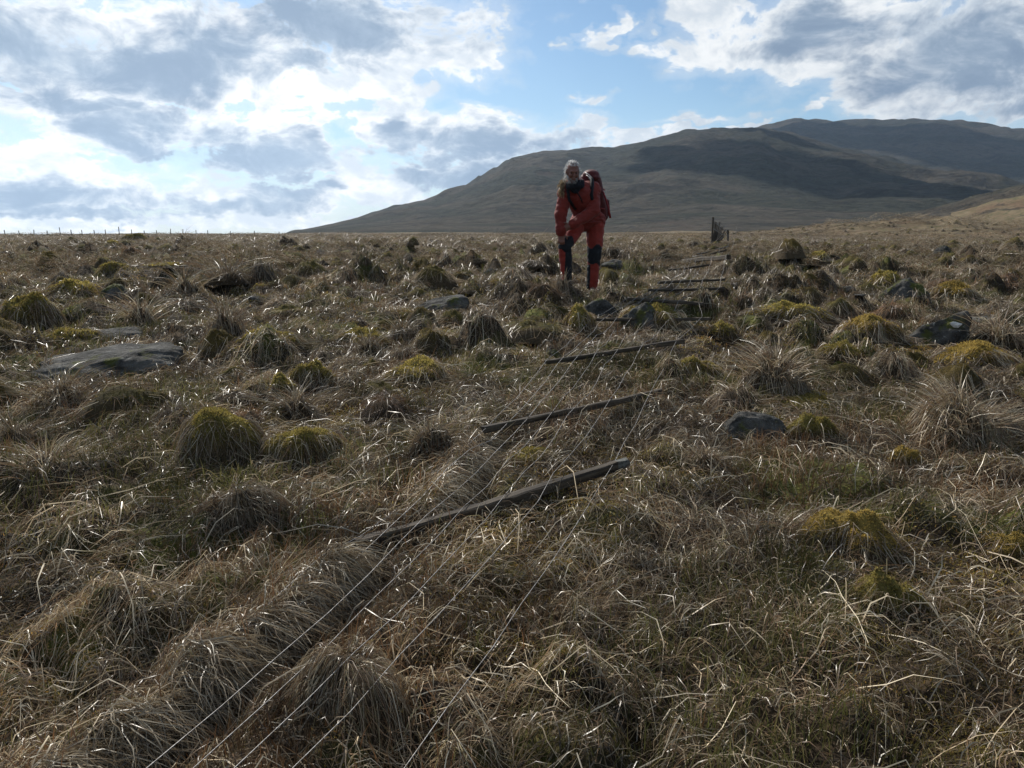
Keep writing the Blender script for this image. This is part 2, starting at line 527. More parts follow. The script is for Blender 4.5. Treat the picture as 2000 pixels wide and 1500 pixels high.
# ------------------------------------------------------------------ ground sheet and hill
def build_terrain():
    fine = np.arange(R(-43), R(43) + 1e-6, R(0.235))
    coarse = np.concatenate([np.arange(R(-180), R(-43.1), R(2.0)), fine, np.arange(R(45), R(180), R(2.0))])
    na = len(coarse)
    rs = [0.25]
    while rs[-1] < 2300:
        r = rs[-1]
        rs.append(r * (1.0145 if r < 60 else 1.016))
    rs = np.array(rs)
    A, RR = np.meshgrid(coarse, rs)
    X = RR * np.sin(A); Y = RR * np.cos(A)
    Z = H(X, Y)
    V = np.stack([X, Y, Z], -1).reshape(-1, 3)
    nr = len(rs)
    i, j = np.meshgrid(np.arange(nr - 1), np.arange(na), indexing='ij')
    j2 = (j + 1) % na
    F = np.stack([i * na + j, i * na + j2, (i + 1) * na + j2, (i + 1) * na + j], -1).reshape(-1, 4)
    F = F[:, ::-1]
    fr = RR[:-1, :].reshape(-1); fa = A[:-1, :].reshape(-1)
    is_hill = (fr > 200 + 8 * perlin(fa * 20, fa * 0, 2)) & (fa > -0.30) & (fa < 1.2)

    def sub(mask):
        f = F[mask]
        used = np.unique(f)
        mp = np.full(len(V), -1); mp[used] = np.arange(len(used))
        return V[used], mp[f]
    v, f = sub(~is_hill)
    cap = len(v)
    g = link('moorland_ground', mesh_np('moorland_ground', v, f, mats=[MAT['ground']]))
    tag(g, 'rough boggy moorland ground under the dead grass', 'ground', kind='structure')
    v, f = sub(is_hill)
    h = link('hill', mesh_np('hill', v, f, mats=[MAT['hill']]))
    tag(h, 'long grassy hill with a rounded summit behind the moor', 'hill', kind='structure')


build_terrain()

# ------------------------------------------------------------------ vegetation materials
def leaf_mat(name, transl=0.35, rough=0.5, spec=0.4, vary=0.35):
    """Blades and leaves: colour from the blade's own tint, light also passes through."""
    m, T, o = new_mat(name)
    a = T.node('ShaderNodeAttribute', attribute_name='tint')
    oi = T.node('ShaderNodeObjectInfo')
    k = T.ramp(oi.outputs['Random'], 0, 1, 1 - vary, 1 + vary, smooth=False)
    kk = T.node('ShaderNodeCombineXYZ', {0: k, 1: k, 2: k})
    col = T.mix(1.0, a.outputs['Color'], kk.outputs[0], 'MULTIPLY')
    b = T.node('ShaderNodeBsdfPrincipled', {'Base Color': col, 'Roughness': rough})
    b.inputs['Specular IOR Level'].default_value = spec
    t = T.node('ShaderNodeBsdfTranslucent', {'Color': col})
    mx = T.node('ShaderNodeMixShader', {0: transl, 1: b.outputs[0], 2: t.outputs[0]})
    T.l.new(mx.outputs[0], o.inputs[0])
    return m


def tint_mat(name, rough=0.95, bump=0.0, scale=30.0, amp=0.5):
    """Opaque surface whose own colour is stored on the mesh, broken up by fine noise."""
    m, T, o = new_mat(name)
    a = T.node('ShaderNodeAttribute', attribute_name='tint')
    tc = T.node('ShaderNodeTexCoord')
    n = T.noise(tc.outputs['Object'], scale, 6, 0.7)
    k = T.ramp(n, 0.25, 0.75, 1 - amp, 1 + amp, smooth=False)
    kk = T.node('ShaderNodeCombineXYZ', {0: k, 1: k, 2: k})
    col = T.mix(1.0, a.outputs['Color'], kk.outputs[0], 'MULTIPLY')
    b = T.node('ShaderNodeBsdfPrincipled', {'Base Color': col, 'Roughness': rough})
    b.inputs['Specular IOR Level'].default_value = 0.15
    if bump:
        bp = T.node('ShaderNodeBump', {'Height': n, 'Strength': 1.0, 'Distance': bump})
        T.l.new(bp.outputs[0], b.inputs['Normal'])
    T.l.new(b.outputs[0], o.inputs[0])
    return m


MAT['straw'] = leaf_mat('dead_grass_blade', 0.24, 0.38, 0.55)
MAT['sod'] = leaf_mat('far_grass_blade', 0.25, 0.7, 0.15)
MAT['green_blade'] = leaf_mat('green_blade', 0.45, 0.5, 0.3)
MAT['moss_leaf'] = leaf_mat('moss_leaf', 0.45, 0.8, 0.15, 0.25)
MAT['moss_body'] = tint_mat('moss_body', 0.95, 0.02, 40.0, 0.5)

STRAW = np.array([(.53, .445, .31), (.41, .32, .205), (.28, .20, .12), (.20, .135, .08), (.44, .355, .235), (.25, .155, .085), (.14, .092, .055), (.19, .155, .075)])
RUST = np.array([(.25, .125, .055), (.20, .11, .055), (.29, .19, .10), (.16, .10, .055)])
GREEN = np.array([(.095, .095, .030), (.12, .112, .038), (.072, .075, .024), (.15, .125, .05)])
MOSSC = np.array([(.20, .160, .040), (.15, .122, .032), (.105, .088, .024), (.235, .185, .055), (.145, .105, .040)])
MOSSO = np.array([(.24, .17, .045), (.19, .135, .038), (.14, .10, .03)])


def pick(pal, n, jitter=0.18):
    c = pal[rng.integers(0, len(pal), n)]
    return c * rng.uniform(1 - jitter, 1 + jitter, (n, 1))


def ribbons(paths, width, cols, side=None, tip=0.15):
    """Blades along (n,k,3) paths as tapering ribbons: vertices, quads and colours."""
    n, k, _ = paths.shape
    d = paths[:, -1] - paths[:, 0]
    if side is None:
        rnd = rng.normal(size=(n, 3)); rnd[:, 2] *= 0.6
        side = np.cross(d, rnd)
    side = side / (np.linalg.norm(side, axis=1, keepdims=True) + 1e-9)
    t = np.linspace(0, 1, k)
    w = np.asarray(width).reshape(n, 1) * (1 - (1 - tip) * t[None, :] ** 2) * 0.5
    off = side[:, None, :] * w[:, :, None]
    V = np.stack([paths - off, paths + off], 2).reshape(n, k * 2, 3)
    base = (np.arange(n) * k * 2)[:, None, None]
    q = np.array([[2 * i, 2 * i + 1, 2 * i + 3, 2 * i + 2] for i in range(k - 1)])[None]
    F = (base + q).reshape(-1, 4)
    C = np.repeat(cols, k * 2, 0)
    return V.reshape(-1, 3), F, C


def arcs(base, head, length, rise, curl, k=5, drop=0.0):
    """Paths that start at base, run along heading head, lift by rise and bend sideways by curl."""
    n = len(base)
    t = np.linspace(0, 1, k)
    P = np.zeros((n, k, 3))
    P[:, 0] = base
    for i in range(1, k):
        a = head + curl * t[i]
        st = (length / (k - 1))
        P[:, i, 0] = P[:, i - 1, 0] + np.cos(a) * st
        P[:, i, 1] = P[:, i - 1, 1] + np.sin(a) * st
    P[:, :, 2] = base[:, 2:3] + rise[:, None] * np.sin(np.pi * t)[None] + (drop * length)[:, None] * t[None] if np.ndim(drop) else base[:, 2:3] + rise[:, None] * np.sin(np.pi * t)[None] + drop * length[:, None] * t[None]
    P[:, 1:, :2] += rng.normal(0, 0.006, (n, k - 1, 2))
    P[:, 1:, 2] += rng.normal(0, 0.004, (n, k - 1))
    return P


def uprights(base, lean_dir, lean, length, droop, k=4):
    t = np.linspace(0, 1, k)
    n = len(base)
    P = np.zeros((n, k, 3))
    hx = np.sin(lean); hz = np.cos(lean)
    s = length[:, None] * t[None]
    horiz = s * hx[:, None] + droop[:, None] * length[:, None] * t[None] ** 2
    P[:, :, 0] = base[:, 0:1] + np.cos(lean_dir)[:, None] * horiz
    P[:, :, 1] = base[:, 1:2] + np.sin(lean_dir)[:, None] * horiz
    P[:, :, 2] = base[:, 2:3] + s * hz[:, None] - 0.55 * droop[:, None] * length[:, None] * t[None] ** 2.4
    return P


def disk(n, r, z0=-0.015, z1=0.02):
    a = rng.uniform(0, 2 * np.pi, n); q = r * np.sqrt(rng.uniform(0, 1, n))
    return np.stack([q * np.cos(a), q * np.sin(a), rng.uniform(z0, z1, n)], 1)


def cat_geo(parts):
    V, F, C, M = [], [], [], []
    o = 0
    for v, f, c, mi in parts:
        V.append(v); F.append(f + o); C.append(c); M.append(np.full(len(f), mi)); o += len(v)
    return np.concatenate(V), np.concatenate(F), np.concatenate(C), np.concatenate(M)


def proto_coll(name, meshes):
    """A collection, not part of the scene itself, that a ground-cover object draws its tufts from."""
    c = bpy.data.collections.new(name)
    for i, me in enumerate(meshes):
        o = bpy.data.objects.new('%s_%02d' % (name, i), me)
        c.objects.link(o)
    return c



def gen_mat(b, yaw, s, n, kk, pal=STRAW, spread=0.95, lmin=0.04, lmax=0.165):
    """Flattened blades; b: start points, yaw: lie of the grass, s: size."""
    L = rng.uniform(lmin, lmax, n) * s
    P = arcs(b, yaw + rng.normal(0, spread, n) * rng.choice([0.5, 1.5], n, p=[.6, .4]), L, rng.uniform(0.0, 0.05, n) * s, rng.normal(0, 1.0, n), kk, rng.uniform(-0.05, 0.22, n))
    return P, rng.uniform(0.0018, 0.0042, n) * s, pick(pal, n)


def gen_arch(b, yaw, s, n, kk, pal=STRAW):
    P = uprights(b, yaw + rng.normal(0, 1.2, n), rng.uniform(0.05, 0.7, n), rng.uniform(0.08, 0.20, n) * s, rng.uniform(0.25, 1.2, n), kk)
    return P, rng.uniform(0.0020, 0.0036, n) * s, pick(pal, n)


def gen_stub(b, yaw, s, n, kk, pal=RUST, lmin=0.03, lmax=0.12):
    P = uprights(b, rng.uniform(0, 6.28, n), np.abs(rng.normal(0, 0.28, n)), rng.uniform(lmin, lmax, n) * s, rng.uniform(0, 0.25, n), kk)
    return P, rng.uniform(0.0022, 0.0040, n) * s, pick(pal, n)


def gen_green(b, yaw, s, n, kk):
    return gen_stub(b, yaw, s, n, kk, GREEN, 0.03, 0.11)


def gen_long(b, yaw, s, n, kk):
    P = arcs(b, yaw + rng.normal(0, 0.9, n), rng.uniform(0.12, 0.36, n) * s, rng.uniform(0.01, 0.09, n) * s, rng.normal(0, 0.7, n), kk, rng.uniform(-0.05, 0.2, n))
    return P, rng.uniform(0.0024, 0.0054, n) * s, pick(STRAW[[0, 1, 4]], n) * 1.08


def moss_leaves(n, pts, nrm, lmin, lmax, pal):
    """Tiny pointed moss shoots standing on given surface points."""
    d = nrm + rng.normal(0, 0.6, (n, 3))
    d /= np.linalg.norm(d, axis=1, keepdims=True)
    L = rng.uniform(lmin, lmax, n)
    P = np.stack([pts, pts + d * L[:, None]], 1)
    return ribbons(P, L * 0.42, pick(pal, n, 0.3), None, 0.3)


def mk(name, parts, mats):
    V, F, C, M = cat_geo(parts)
    return mesh_np(name, V, F, C, True, mats, M)



# heights of the near ground on a grid, read back by interpolation
GX0, GY0, GST = -12.0, 0.0, 0.025
_gx = np.arange(GX0, 12.0, GST); _gy = np.arange(GY0, 15.0, GST)
HG = H(*np.meshgrid(_gx, _gy)).astype(np.float32)


def Hn(x, y):
    u = np.clip((x - GX0) / GST, 0, len(_gx) - 1.001); v = np.clip((y - GY0) / GST, 0, len(_gy) - 1.001)
    i = u.astype(int); j = v.astype(int); fu = u - i; fv = v - j
    return (HG[j, i] * (1 - fu) + HG[j, i + 1] * fu) * (1 - fv) + (HG[j + 1, i] * (1 - fu) + HG[j + 1, i + 1] * fu) * fv


def scatter_obj(name, pts, yaw, slopes, scl, idx, coll, label):
    """One ground-cover object: a point cloud of places, a tuft on each."""
    n = len(pts)
    me = bpy.data.meshes.new(name)
    me.vertices.add(n)
    me.vertices.foreach_set('co', np.asarray(pts, np.float32).ravel())
    sx = slopes[:, 0] * np.cos(yaw) + slopes[:, 1] * np.sin(yaw)
    sy = -slopes[:, 0] * np.sin(yaw) + slopes[:, 1] * np.cos(yaw)
    rot = np.stack([np.arctan(sy), -np.arctan(sx), yaw], 1).astype(np.float32)
    a = me.attributes.new('turn', 'FLOAT_VECTOR', 'POINT'); a.data.foreach_set('vector', rot.ravel())
    scl = np.asarray(scl, np.float32)
    if scl.ndim == 1: scl = np.stack([scl, scl, scl], 1)
    a = me.attributes.new('size', 'FLOAT_VECTOR', 'POINT'); a.data.foreach_set('vector', np.ascontiguousarray(scl).ravel())
    a = me.attributes.new('which', 'INT', 'POINT'); a.data.foreach_set('value', np.asarray(idx, np.int32))
    o = link(name, me)
    ng = bpy.data.node_groups.new(name, 'GeometryNodeTree')
    ng.interface.new_socket('Geometry', in_out='INPUT', socket_type='NodeSocketGeometry')
    ng.interface.new_socket('Geometry', in_out='OUTPUT', socket_type='NodeSocketGeometry')
    N = ng.nodes; Lk = ng.links
    gi = N.new('NodeGroupInput'); go = N.new('NodeGroupOutput')
    ci = N.new('GeometryNodeCollectionInfo')
    ci.inputs['Collection'].default_value = coll
    ci.inputs['Separate Children'].default_value = True
    ci.inputs['Reset Children'].default_value = True
    iop = N.new('GeometryNodeInstanceOnPoints')
    iop.inputs['Pick Instance'].default_value = True
    for nm, ty, sock in (('turn', 'FLOAT_VECTOR', 'Rotation'), ('size', 'FLOAT_VECTOR', 'Scale'), ('which', 'INT', 'Instance Index')):
        na = N.new('GeometryNodeInputNamedAttribute'); na.data_type = ty
        na.inputs['Name'].default_value = nm
        src = [s for s in na.outputs if s.name == 'Attribute' and s.enabled][0]
        Lk.new(src, iop.inputs[sock])
    Lk.new(gi.outputs[0], iop.inputs['Points'])
    Lk.new(ci.outputs[0], iop.inputs['Instance'])
    Lk.new(iop.outputs[0], go.inputs[0])
    md = o.modifiers.new('cover', 'NODES'); md.node_group = ng
    tag(o, label, name.replace('_', ' '), kind='stuff')
    return o


def slopes_at(x, y, e=0.05):
    return np.stack([(H(x + e, y) - H(x - e, y)) / (2 * e), (H(x, y + e) - H(x, y - e)) / (2 * e)], 1)


def wedge(n, r0, r1, half=R(41)):
    r = np.sqrt(rng.uniform(r0 * r0, r1 * r1, n)); a = rng.uniform(-half, half, n)
    return r * np.sin(a), r * np.cos(a)


NO_GRASS = []        # (x, y, radius) filled by rocks and hummocks


def keep_mask(x, y, shrink=1.0):
    k = np.ones(len(x), bool)
    for cx, cy, rad in NO_GRASS:
        k &= np.hypot(x - cx, y - cy) > rad * shrink
    return k


def flow(x, y):
    """Direction in which the dead grass lies."""
    return 0.5 + 2.6 * fbm(x / 1.4, y / 1.4, 2, 71) + 2.6 * fbm(x / 0.33, y / 0.33, 2, 81)



NEAR_ZONES = [  # radius from, to, tufts per square metre, rows per blade, size
    (0.75, 3.0, 420, 5, 1.0), (3.0, 6.0, 275, 4, 1.0), (6.0, 13.0, 140, 3, 0.92)]
PER_TUFT = {'mat': 20, 'arch': 18, 'stub': 14, 'green': 17, 'long': 2, 'moss': 84}
TUFT_R = {'mat': 0.14, 'arch': 0.04, 'stub': 0.10, 'green': 0.09, 'long': 0.10, 'moss': 0.11}
GENS = {'mat': gen_mat, 'arch': gen_arch, 'stub': gen_stub, 'green': gen_green, 'long': gen_long}
COVER = {'mat': ('dead_grass', 'flattened pale dead moor grass covering the near ground', 'straw'),
         'arch': ('arching_dead_grass', 'small loose tufts of arching brown dead grass', 'straw'),
         'stub': ('rush_stubble', 'short upright rusty brown rush stubble between the flattened grass', 'straw'),
         'green': ('green_grass', 'short fresh green grass showing through the dead grass', 'green_blade'),
         'long': ('loose_straw', 'long loose pale grass stalks lying over the moor', 'straw'),
         'moss': ('moss_carpet', 'yellow green moss growing low between the dead grass', 'moss_leaf')}


def kinds_at(X, Y):
    n = len(X)
    wet = fbm(X / 1.3, Y / 1.3, 3, 91) + rng.normal(0, 0.10, n)
    grn = fbm(X / 1.6 + 40, Y / 1.6, 3, 95) + rng.normal(0, 0.14, n)
    rus = fbm(X / 1.1 + 80, Y / 1.1, 3, 99) + rng.normal(0, 0.15, n)
    u = rng.uniform(0, 1, n)
    kind = np.full(n, 'mat', dtype=object)
    kind[u < 0.12] = 'arch'
    kind[(rus > 0.02) & (u < 0.55)] = 'stub'
    kind[(grn > 0.04) & (u < 0.55)] = 'green'
    kind[(wet > 0.10) & (u < 0.55)] = 'moss'
    kind[u > np.where(np.hypot(X, Y) < 4.5, 0.90, 0.955)] = 'long'
    return kind


PALE = at_base(690, 1370)


def build_cover():
    acc = {k: [] for k in COVER}
    for r0, r1, dn, kk, size in NEAR_ZONES:
        half = R(55) if r0 < 3 else R(48) if r0 < 6 else R(43)
        x, y = wedge(int(dn * half * (r1 * r1 - r0 * r0)), r0, r1, half)
        k = keep_mask(x, y, 0.72)
        x, y = x[k], y[k]
        kind = kinds_at(x, y)
        for kd in COVER:
            m = kind == kd
            tx, ty = x[m], y[m]
            nt = len(tx)
            if nt == 0: continue
            per = PER_TUFT[kd] if kd != 'moss' else (110 if r0 < 3 else 60 if r0 < 6 else 30)
            n = nt * per
            ts = np.repeat(rng.uniform(0.8, 1.2, nt) * size, per)
            yaw = np.repeat(flow(tx, ty) + rng.normal(0, 0.45, nt), per)
            tone = np.clip(0.96 + 1.4 * fbm(tx / 0.45, ty / 0.45, 3, 66) + rng.normal(0, 0.14, nt), 0.38, 1.65)
            if kd in ('mat', 'arch'):      # bleached straw heap below the nearest post
                tone = tone * (1 + 0.5 * np.exp(-((tx - PALE[0]) ** 2 + (ty - PALE[1]) ** 2) / 0.12))
            shade = np.repeat(tone[:, None], per, 0)
            a = rng.uniform(0, 6.283, n); q = TUFT_R[kd] * ts * np.sqrt(rng.uniform(0, 1, n))
            bx = np.repeat(tx, per) + q * np.cos(a); by = np.repeat(ty, per) + q * np.sin(a)
            if kd == 'moss':
                lift = 0.03 * (1 - (q / (TUFT_R[kd] * ts)) ** 2) + 0.012 * perlin(bx * 26, by * 26, 3)
                b = np.stack([bx, by, Hn(bx, by) + lift], 1)
                nr = np.tile((0, 0, 1.0), (n, 1))
                hue = np.repeat(rng.uniform(0, 1, nt) < 0.25, per)
                ls = 0.55 if r0 < 3 else 0.75 if r0 < 6 else 1.1
                v, f, c = moss_leaves(n, b, nr, 0.008 * ls, 0.020 * ls, MOSSC)
                c = c.reshape(n, -1, 3)
                c[hue] *= np.array((1.25, 0.95, 1.0))
                c = (c * shade[:, None, :]).reshape(-1, 3)
                acc[kd].append((v, f, c, 0))
                continue
            b = np.stack([bx, by, rng.uniform(-0.012, 0.03, n)], 1)
            P, w, c = GENS[kd](b, yaw, ts, n, kk)
            P[:, :, 2] += Hn(P[:, :, 0], P[:, :, 1])
            w = w * (1.0 if r0 < 3 else 1.15 if r0 < 6 else (1.6 if kd != 'long' else 1.1))
            v, f, c = ribbons(P, w, c * shade)
            acc[kd].append((v, f, c, 0))
    for A, B, cnt in ((FUR_A, FUR_B, 4000), (FUR_C, FUR_D, 1100)):
        d = B - A; d = d / np.hypot(*d)
        t = rng.uniform(-0.02, 1.02, cnt)
        off = rng.normal(-0.03, 0.05, cnt)
        bx = A[0] + (B - A)[0] * t + d[1] * off; by = A[1] + (B - A)[1] * t - d[0] * off
        head = math.atan2(-d[0], d[1]) + rng.normal(0, 0.85, cnt) + 0.4 + 1.2 * fbm(bx / 0.25, by / 0.25, 2, 23)
        L = rng.uniform(0.10, 0.24, cnt)
        P = arcs(np.stack([bx, by, Hn(bx, by) + rng.uniform(0.0, 0.03, cnt)], 1), head, L, rng.uniform(0.0, 0.05, cnt), rng.normal(0, 0.6, cnt), 5, rng.uniform(-0.75, -0.1, cnt))
        P[:, :, 2] = np.maximum(P[:, :, 2], Hn(P[:, :, 0], P[:, :, 1]) + 0.003)
        v, f, c = ribbons(P, rng.uniform(0.0022, 0.0045, cnt), pick(STRAW[[0, 1, 2, 4]], cnt))
        acc['arch'].append((v, f, c, 0))
    for kd, (nm, lab, mt) in COVER.items():
        V, F, C, M = cat_geo(acc[kd])
        o = link(nm, mesh_np(nm, V, F, C, True, [MAT[mt]]))
        tag(o, lab, nm.replace('_', ' '), kind='stuff')
    # beyond, whole sods of the same grass, growing coarser with distance
    sods = []
    for v in range(5):
        n = 1500
        b = np.stack([rng.uniform(-0.55, 0.55, n), rng.uniform(-0.55, 0.55, n), rng.uniform(-0.02, 0.04, n)], 1)
        b[:, 2] += 0.05 * perlin(b[:, 0] * 3.1 + v * 9, b[:, 1] * 3.1, 7)
        h = n * 5 // 8
        yw = 2.0 * perlin(b[:, 0] * 2 + v, b[:, 1] * 2, 5)
        parts = []
        for (g, sl_) in ((gen_mat, slice(0, h)), (gen_arch, slice(h, h + n // 8)), (gen_stub, slice(h + n // 8, h + n // 4)), (gen_green, slice(h + n // 4, n))):
            bb = b[sl_]
            P, w, c = g(bb, yw[sl_], np.full(len(bb), 0.72), len(bb), 3)
            parts.append(ribbons(P, w * 2.9, c * (0.8 + 0.9 * perlin(bb[:, 0] * 2.3 + 3 * v, bb[:, 1] * 2.3, 6))[:, None]) + (0,))
        sods.append(mk('grass_sod', parts, [MAT['sod']]))
    coll = proto_coll('grass_sod', sods)
    X, Y, S = [], [], []
    for r0, r1, step in ((12.6, 32.0, 0.85), (32.0, 75.0, 2.1), (75.0, 165.0, 5.0)):
        gx, gy = np.meshgrid(np.arange(-r1 * 0.8, r1 * 0.8, step), np.arange(r0 * 0.6, r1, step))
        gx = gx.ravel() + rng.uniform(-.3, .3, gx.size) * step; gy = gy.ravel() + rng.uniform(-.3, .3, gy.size) * step
        rr = np.hypot(gx, gy); aa = np.abs(np.arctan2(gx, gy))
        k = (rr > r0) & (rr < r1) & (aa < R(42))
        X.append(gx[k]); Y.append(gy[k]); S.append(np.full(k.sum(), step / 0.85) * rng.uniform(0.95, 1.15, k.sum()))
    X = np.concatenate(X); Y = np.concatenate(Y); S = np.concatenate(S)
    k = rng.uniform(105, 175, len(X)) > np.hypot(X, Y)
    X, Y, S = X[k], Y[k], S[k]
    scl = np.stack([S, S, np.minimum(S, 1.0) + 0.02 * np.maximum(S - 1.0, 0)], 1)
    scatter_obj('moor_grass', np.stack([X, Y, H(X, Y)], 1), rng.uniform(0, 6.28, len(X)), slopes_at(X, Y, 0.4), scl, rng.integers(0, 5, len(X)), coll,
                'brown dead grass reaching over the moor towards the hill')
    print('sods', len(X))


# ------------------------------------------------------------------ rocks
def rock_mat():
    m, T, o = new_mat('lichened_rock')
    tc = T.node('ShaderNodeTexCoord')
    geo = T.node('ShaderNodeNewGeometry')
    oi = T.node('ShaderNodeObjectInfo')
    off = T.node('ShaderNodeVectorMath', {0: tc.outputs['Object']}, operation='ADD')
    T.l.new(T.node('ShaderNodeCombineXYZ', {0: T.mul(oi.outputs['Random'], 37.0), 1: T.mul(oi.outputs['Random'], 11.0)}).outputs[0], off.inputs[1])
    P = off.outputs[0]
    n1 = T.noise(P, 5.0, 8, 0.65)
    n2 = T.noise(P, 19.0, 8, 0.75)
    n3 = T.noise(P, 3.2, 5, 0.6)
    col = T.mix(T.ramp(n1, 0.35, 0.68), (0.028, 0.026, 0.022), (0.13, 0.122, 0.108))
    col = T.mix(T.ramp(n2, 0.57, 0.66, 0, 0.9), col, (0.33, 0.325, 0.29))        # pale lichen
    col = T.mix(T.ramp(n2, 0.42, 0.34, 0, 0.7), col, (0.018, 0.018, 0.016))
    nz = T.node('ShaderNodeSeparateXYZ', {0: geo.outputs['Normal']}).outputs[2]
    moss = T.ramp(T.add(n3, T.mul(n2, 0.3)), 0.66, 0.76)
    col = T.mix(T.mul(moss, T.ramp(nz, -0.3, 0.5)), col, (0.075, 0.078, 0.018))
    b = T.node('ShaderNodeBsdfPrincipled', {'Base Color': col, 'Roughness': 0.85})
    b.inputs['Specular IOR Level'].default_value = 0.15
    bp = T.node('ShaderNodeBump', {'Height': T.add(n1, T.mul(n2, 0.5)), 'Strength': 1.0, 'Distance': 0.06})
    T.l.new(bp.outputs[0], b.inputs['Normal'])
    T.l.new(b.outputs[0], o.inputs[0])
    return m


MAT['rock'] = rock_mat()
PATCH, T_, O_ = new_mat('quartz_patch')
nq = T_.noise(T_.node('ShaderNodeTexCoord').outputs['Object'], 40.0, 5, 0.7)
bq = T_.node('ShaderNodeBsdfPrincipled', {'Base Color': T_.mix(T_.ramp(nq, 0.3, 0.7), (0.42, 0.40, 0.36), (0.72, 0.70, 0.66)), 'Roughness': 0.7})
T_.l.new(bq.outputs[0], O_.inputs[0])


def noise3(p, f, seed):
    return (perlin(p[:, 0] * f + 3.7 * seed, p[:, 1] * f + p[:, 2] * f * 0.7, seed) + perlin(p[:, 1] * f - 5.1, p[:, 2] * f + p[:, 0] * f * 0.6 + seed, seed + 3) + perlin(p[:, 2] * f + 8.3, p[:, 0] * f - p[:, 1] * f * 0.5, seed + 6)) / 2.0


def hull_rock(pts, cuts, seed, rough=0.06):
    """Closed faceted rock from a hull of hand-placed corners, broken up by noise."""
    bm = bmesh.new()
    for p in pts: bm.verts.new(p)
    r = bmesh.ops.convex_hull(bm, input=bm.verts[:])
    dead = [g for g in r['geom_interior'] + r['geom_unused'] if isinstance(g, bmesh.types.BMVert)]
    bmesh.ops.delete(bm, geom=list(set(dead)), context='VERTS')
    bmesh.ops.triangulate(bm, faces=bm.faces[:])
    for _ in range(cuts):
        bmesh.ops.subdivide_edges(bm, edges=bm.edges[:], cuts=1, use_grid_fill=True)
        bmesh.ops.smooth_vert(bm, verts=bm.verts[:], factor=0.22, use_axis_x=True, use_axis_y=True, use_axis_z=True)
    bm.verts.ensure_lookup_table()
    V = np.array([v.co[:] for v in bm.verts]); Nn = np.array([v.normal[:] for v in bm.verts])
    d = rough * (1.0 * noise3(V, 1.6, seed) + 0.6 * noise3(V, 4.0, seed + 11) + 0.32 * noise3(V, 9.0, seed + 21))
    V = V + Nn * d[:, None]
    for v, c in zip(bm.verts, V): v.co = c
    bmesh.ops.triangulate(bm, faces=bm.faces[:])
    F = np.array([[v.index for v in f.verts] for f in bm.faces])
    bm.free()
    return V, F


def rand_hull(seed, n=16, flat=1.0):
    g = np.random.default_rng(seed)
    p = g.normal(size=(n, 3)); p /= np.linalg.norm(p, axis=1, keepdims=True)
    p[:, 2] = (p[:, 2] + 1) / 2 * 1.5 - 0.5
    p *= g.uniform(0.75, 1.0, (n, 1))
    p[:, 2] = np.minimum(p[:, 2], g.uniform(0.75, 0.95) if flat else 1.0)
    return [tuple(q) for q in p]


def box_place(x0, x1, y0, y1, depth=0.8):
    """Centre, half width, half depth and height of a thing whose outline in the view spans a pixel box."""
    p = at(0.5 * (x0 + x1), y1)
    d = p[1]
    rx = 0.5 * (x1 - x0) / F_PX * d * math.hypot(1, 0) / 0.98
    for _ in range(3):
        ry = rx * depth
        cy = p[1] + ry * 0.8
        k = cy / p[1]
        cx = p[0] * k
        rx = 0.5 * (x1 - x0) / F_PX * cy / 0.98
    dr = px_dir(0.5 * (x0 + x1), y0)
    zt = CAM_Z + dr[2] / dr[1] * (cy + 0.1 * rx)
    g = float(H(cx, cy))
    return cx, cy, g, rx, ry, min(max(zt - g, 0.03), 0.95 * (y1 - y0) / F_PX * cy)


SLAB = [(-1, -.3, .25), (-1, .3, .4), (-.8, .8, .6), (.2, 1, .8), (.8, .7, 1), (1, .1, .85), (.95, -.5, .25), (.5, -.9, .1), (-.3, -.9, .05), (-.9, -.7, 0), (0, -.5, .55), (.5, -.35, .8), (-.5, .0, .5),
        (-1, 0, -.6), (1, 0, -.6), (0, 1, -.6), (0, -1, -.6)]
BOULDER = [(-1, 0, .25), (-.9, -.4, .1), (-.6, -.3, .62), (-.25, .1, .92), (.05, 0, 1), (.4, -.1, .8), (.75, 0, .35), (1, .2, 0), (.4, -.8, .15), (-.2, -.9, .2), (-.5, .7, .5), (.2, .8, .6), (.1, -.5, .7),
           (-.9, 0, -.6), (.9, 0, -.6), (0, .9, -.6), (0, -.9, -.6)]
WEDGE = [(-1, 0, .1), (-.9, -.5, .05), (-.3, -.2, .55), (.25, -.1, .85), (.8, 0, 1), (1, 0, .92), (.95, -.3, .1), (1, .3, .3), (.2, -.7, .2), (-.4, .5, .4), (.5, .6, .6), (.75, -.35, .7),
         (-1, 0, -.6), (1, 0, -.6), (0, .8, -.6), (.3, -.9, -.6)]
NOSE = [(-1, -.1, .1), (-.85, -.5, .25), (-.5, -.4, .85), (-.3, 0, 1), (0, -.3, .62), (.3, -.4, .8), (.7, -.2, .75), (1, 0, .3), (.8, -.7, .15), (0, -.9, .2), (-.6, -.8, .2), (-.5, .7, .8), (.6, .7, .7),
        (-1, 0, -.6), (1, 0, -.6), (0, .9, -.6), (0, -.9, -.6)]
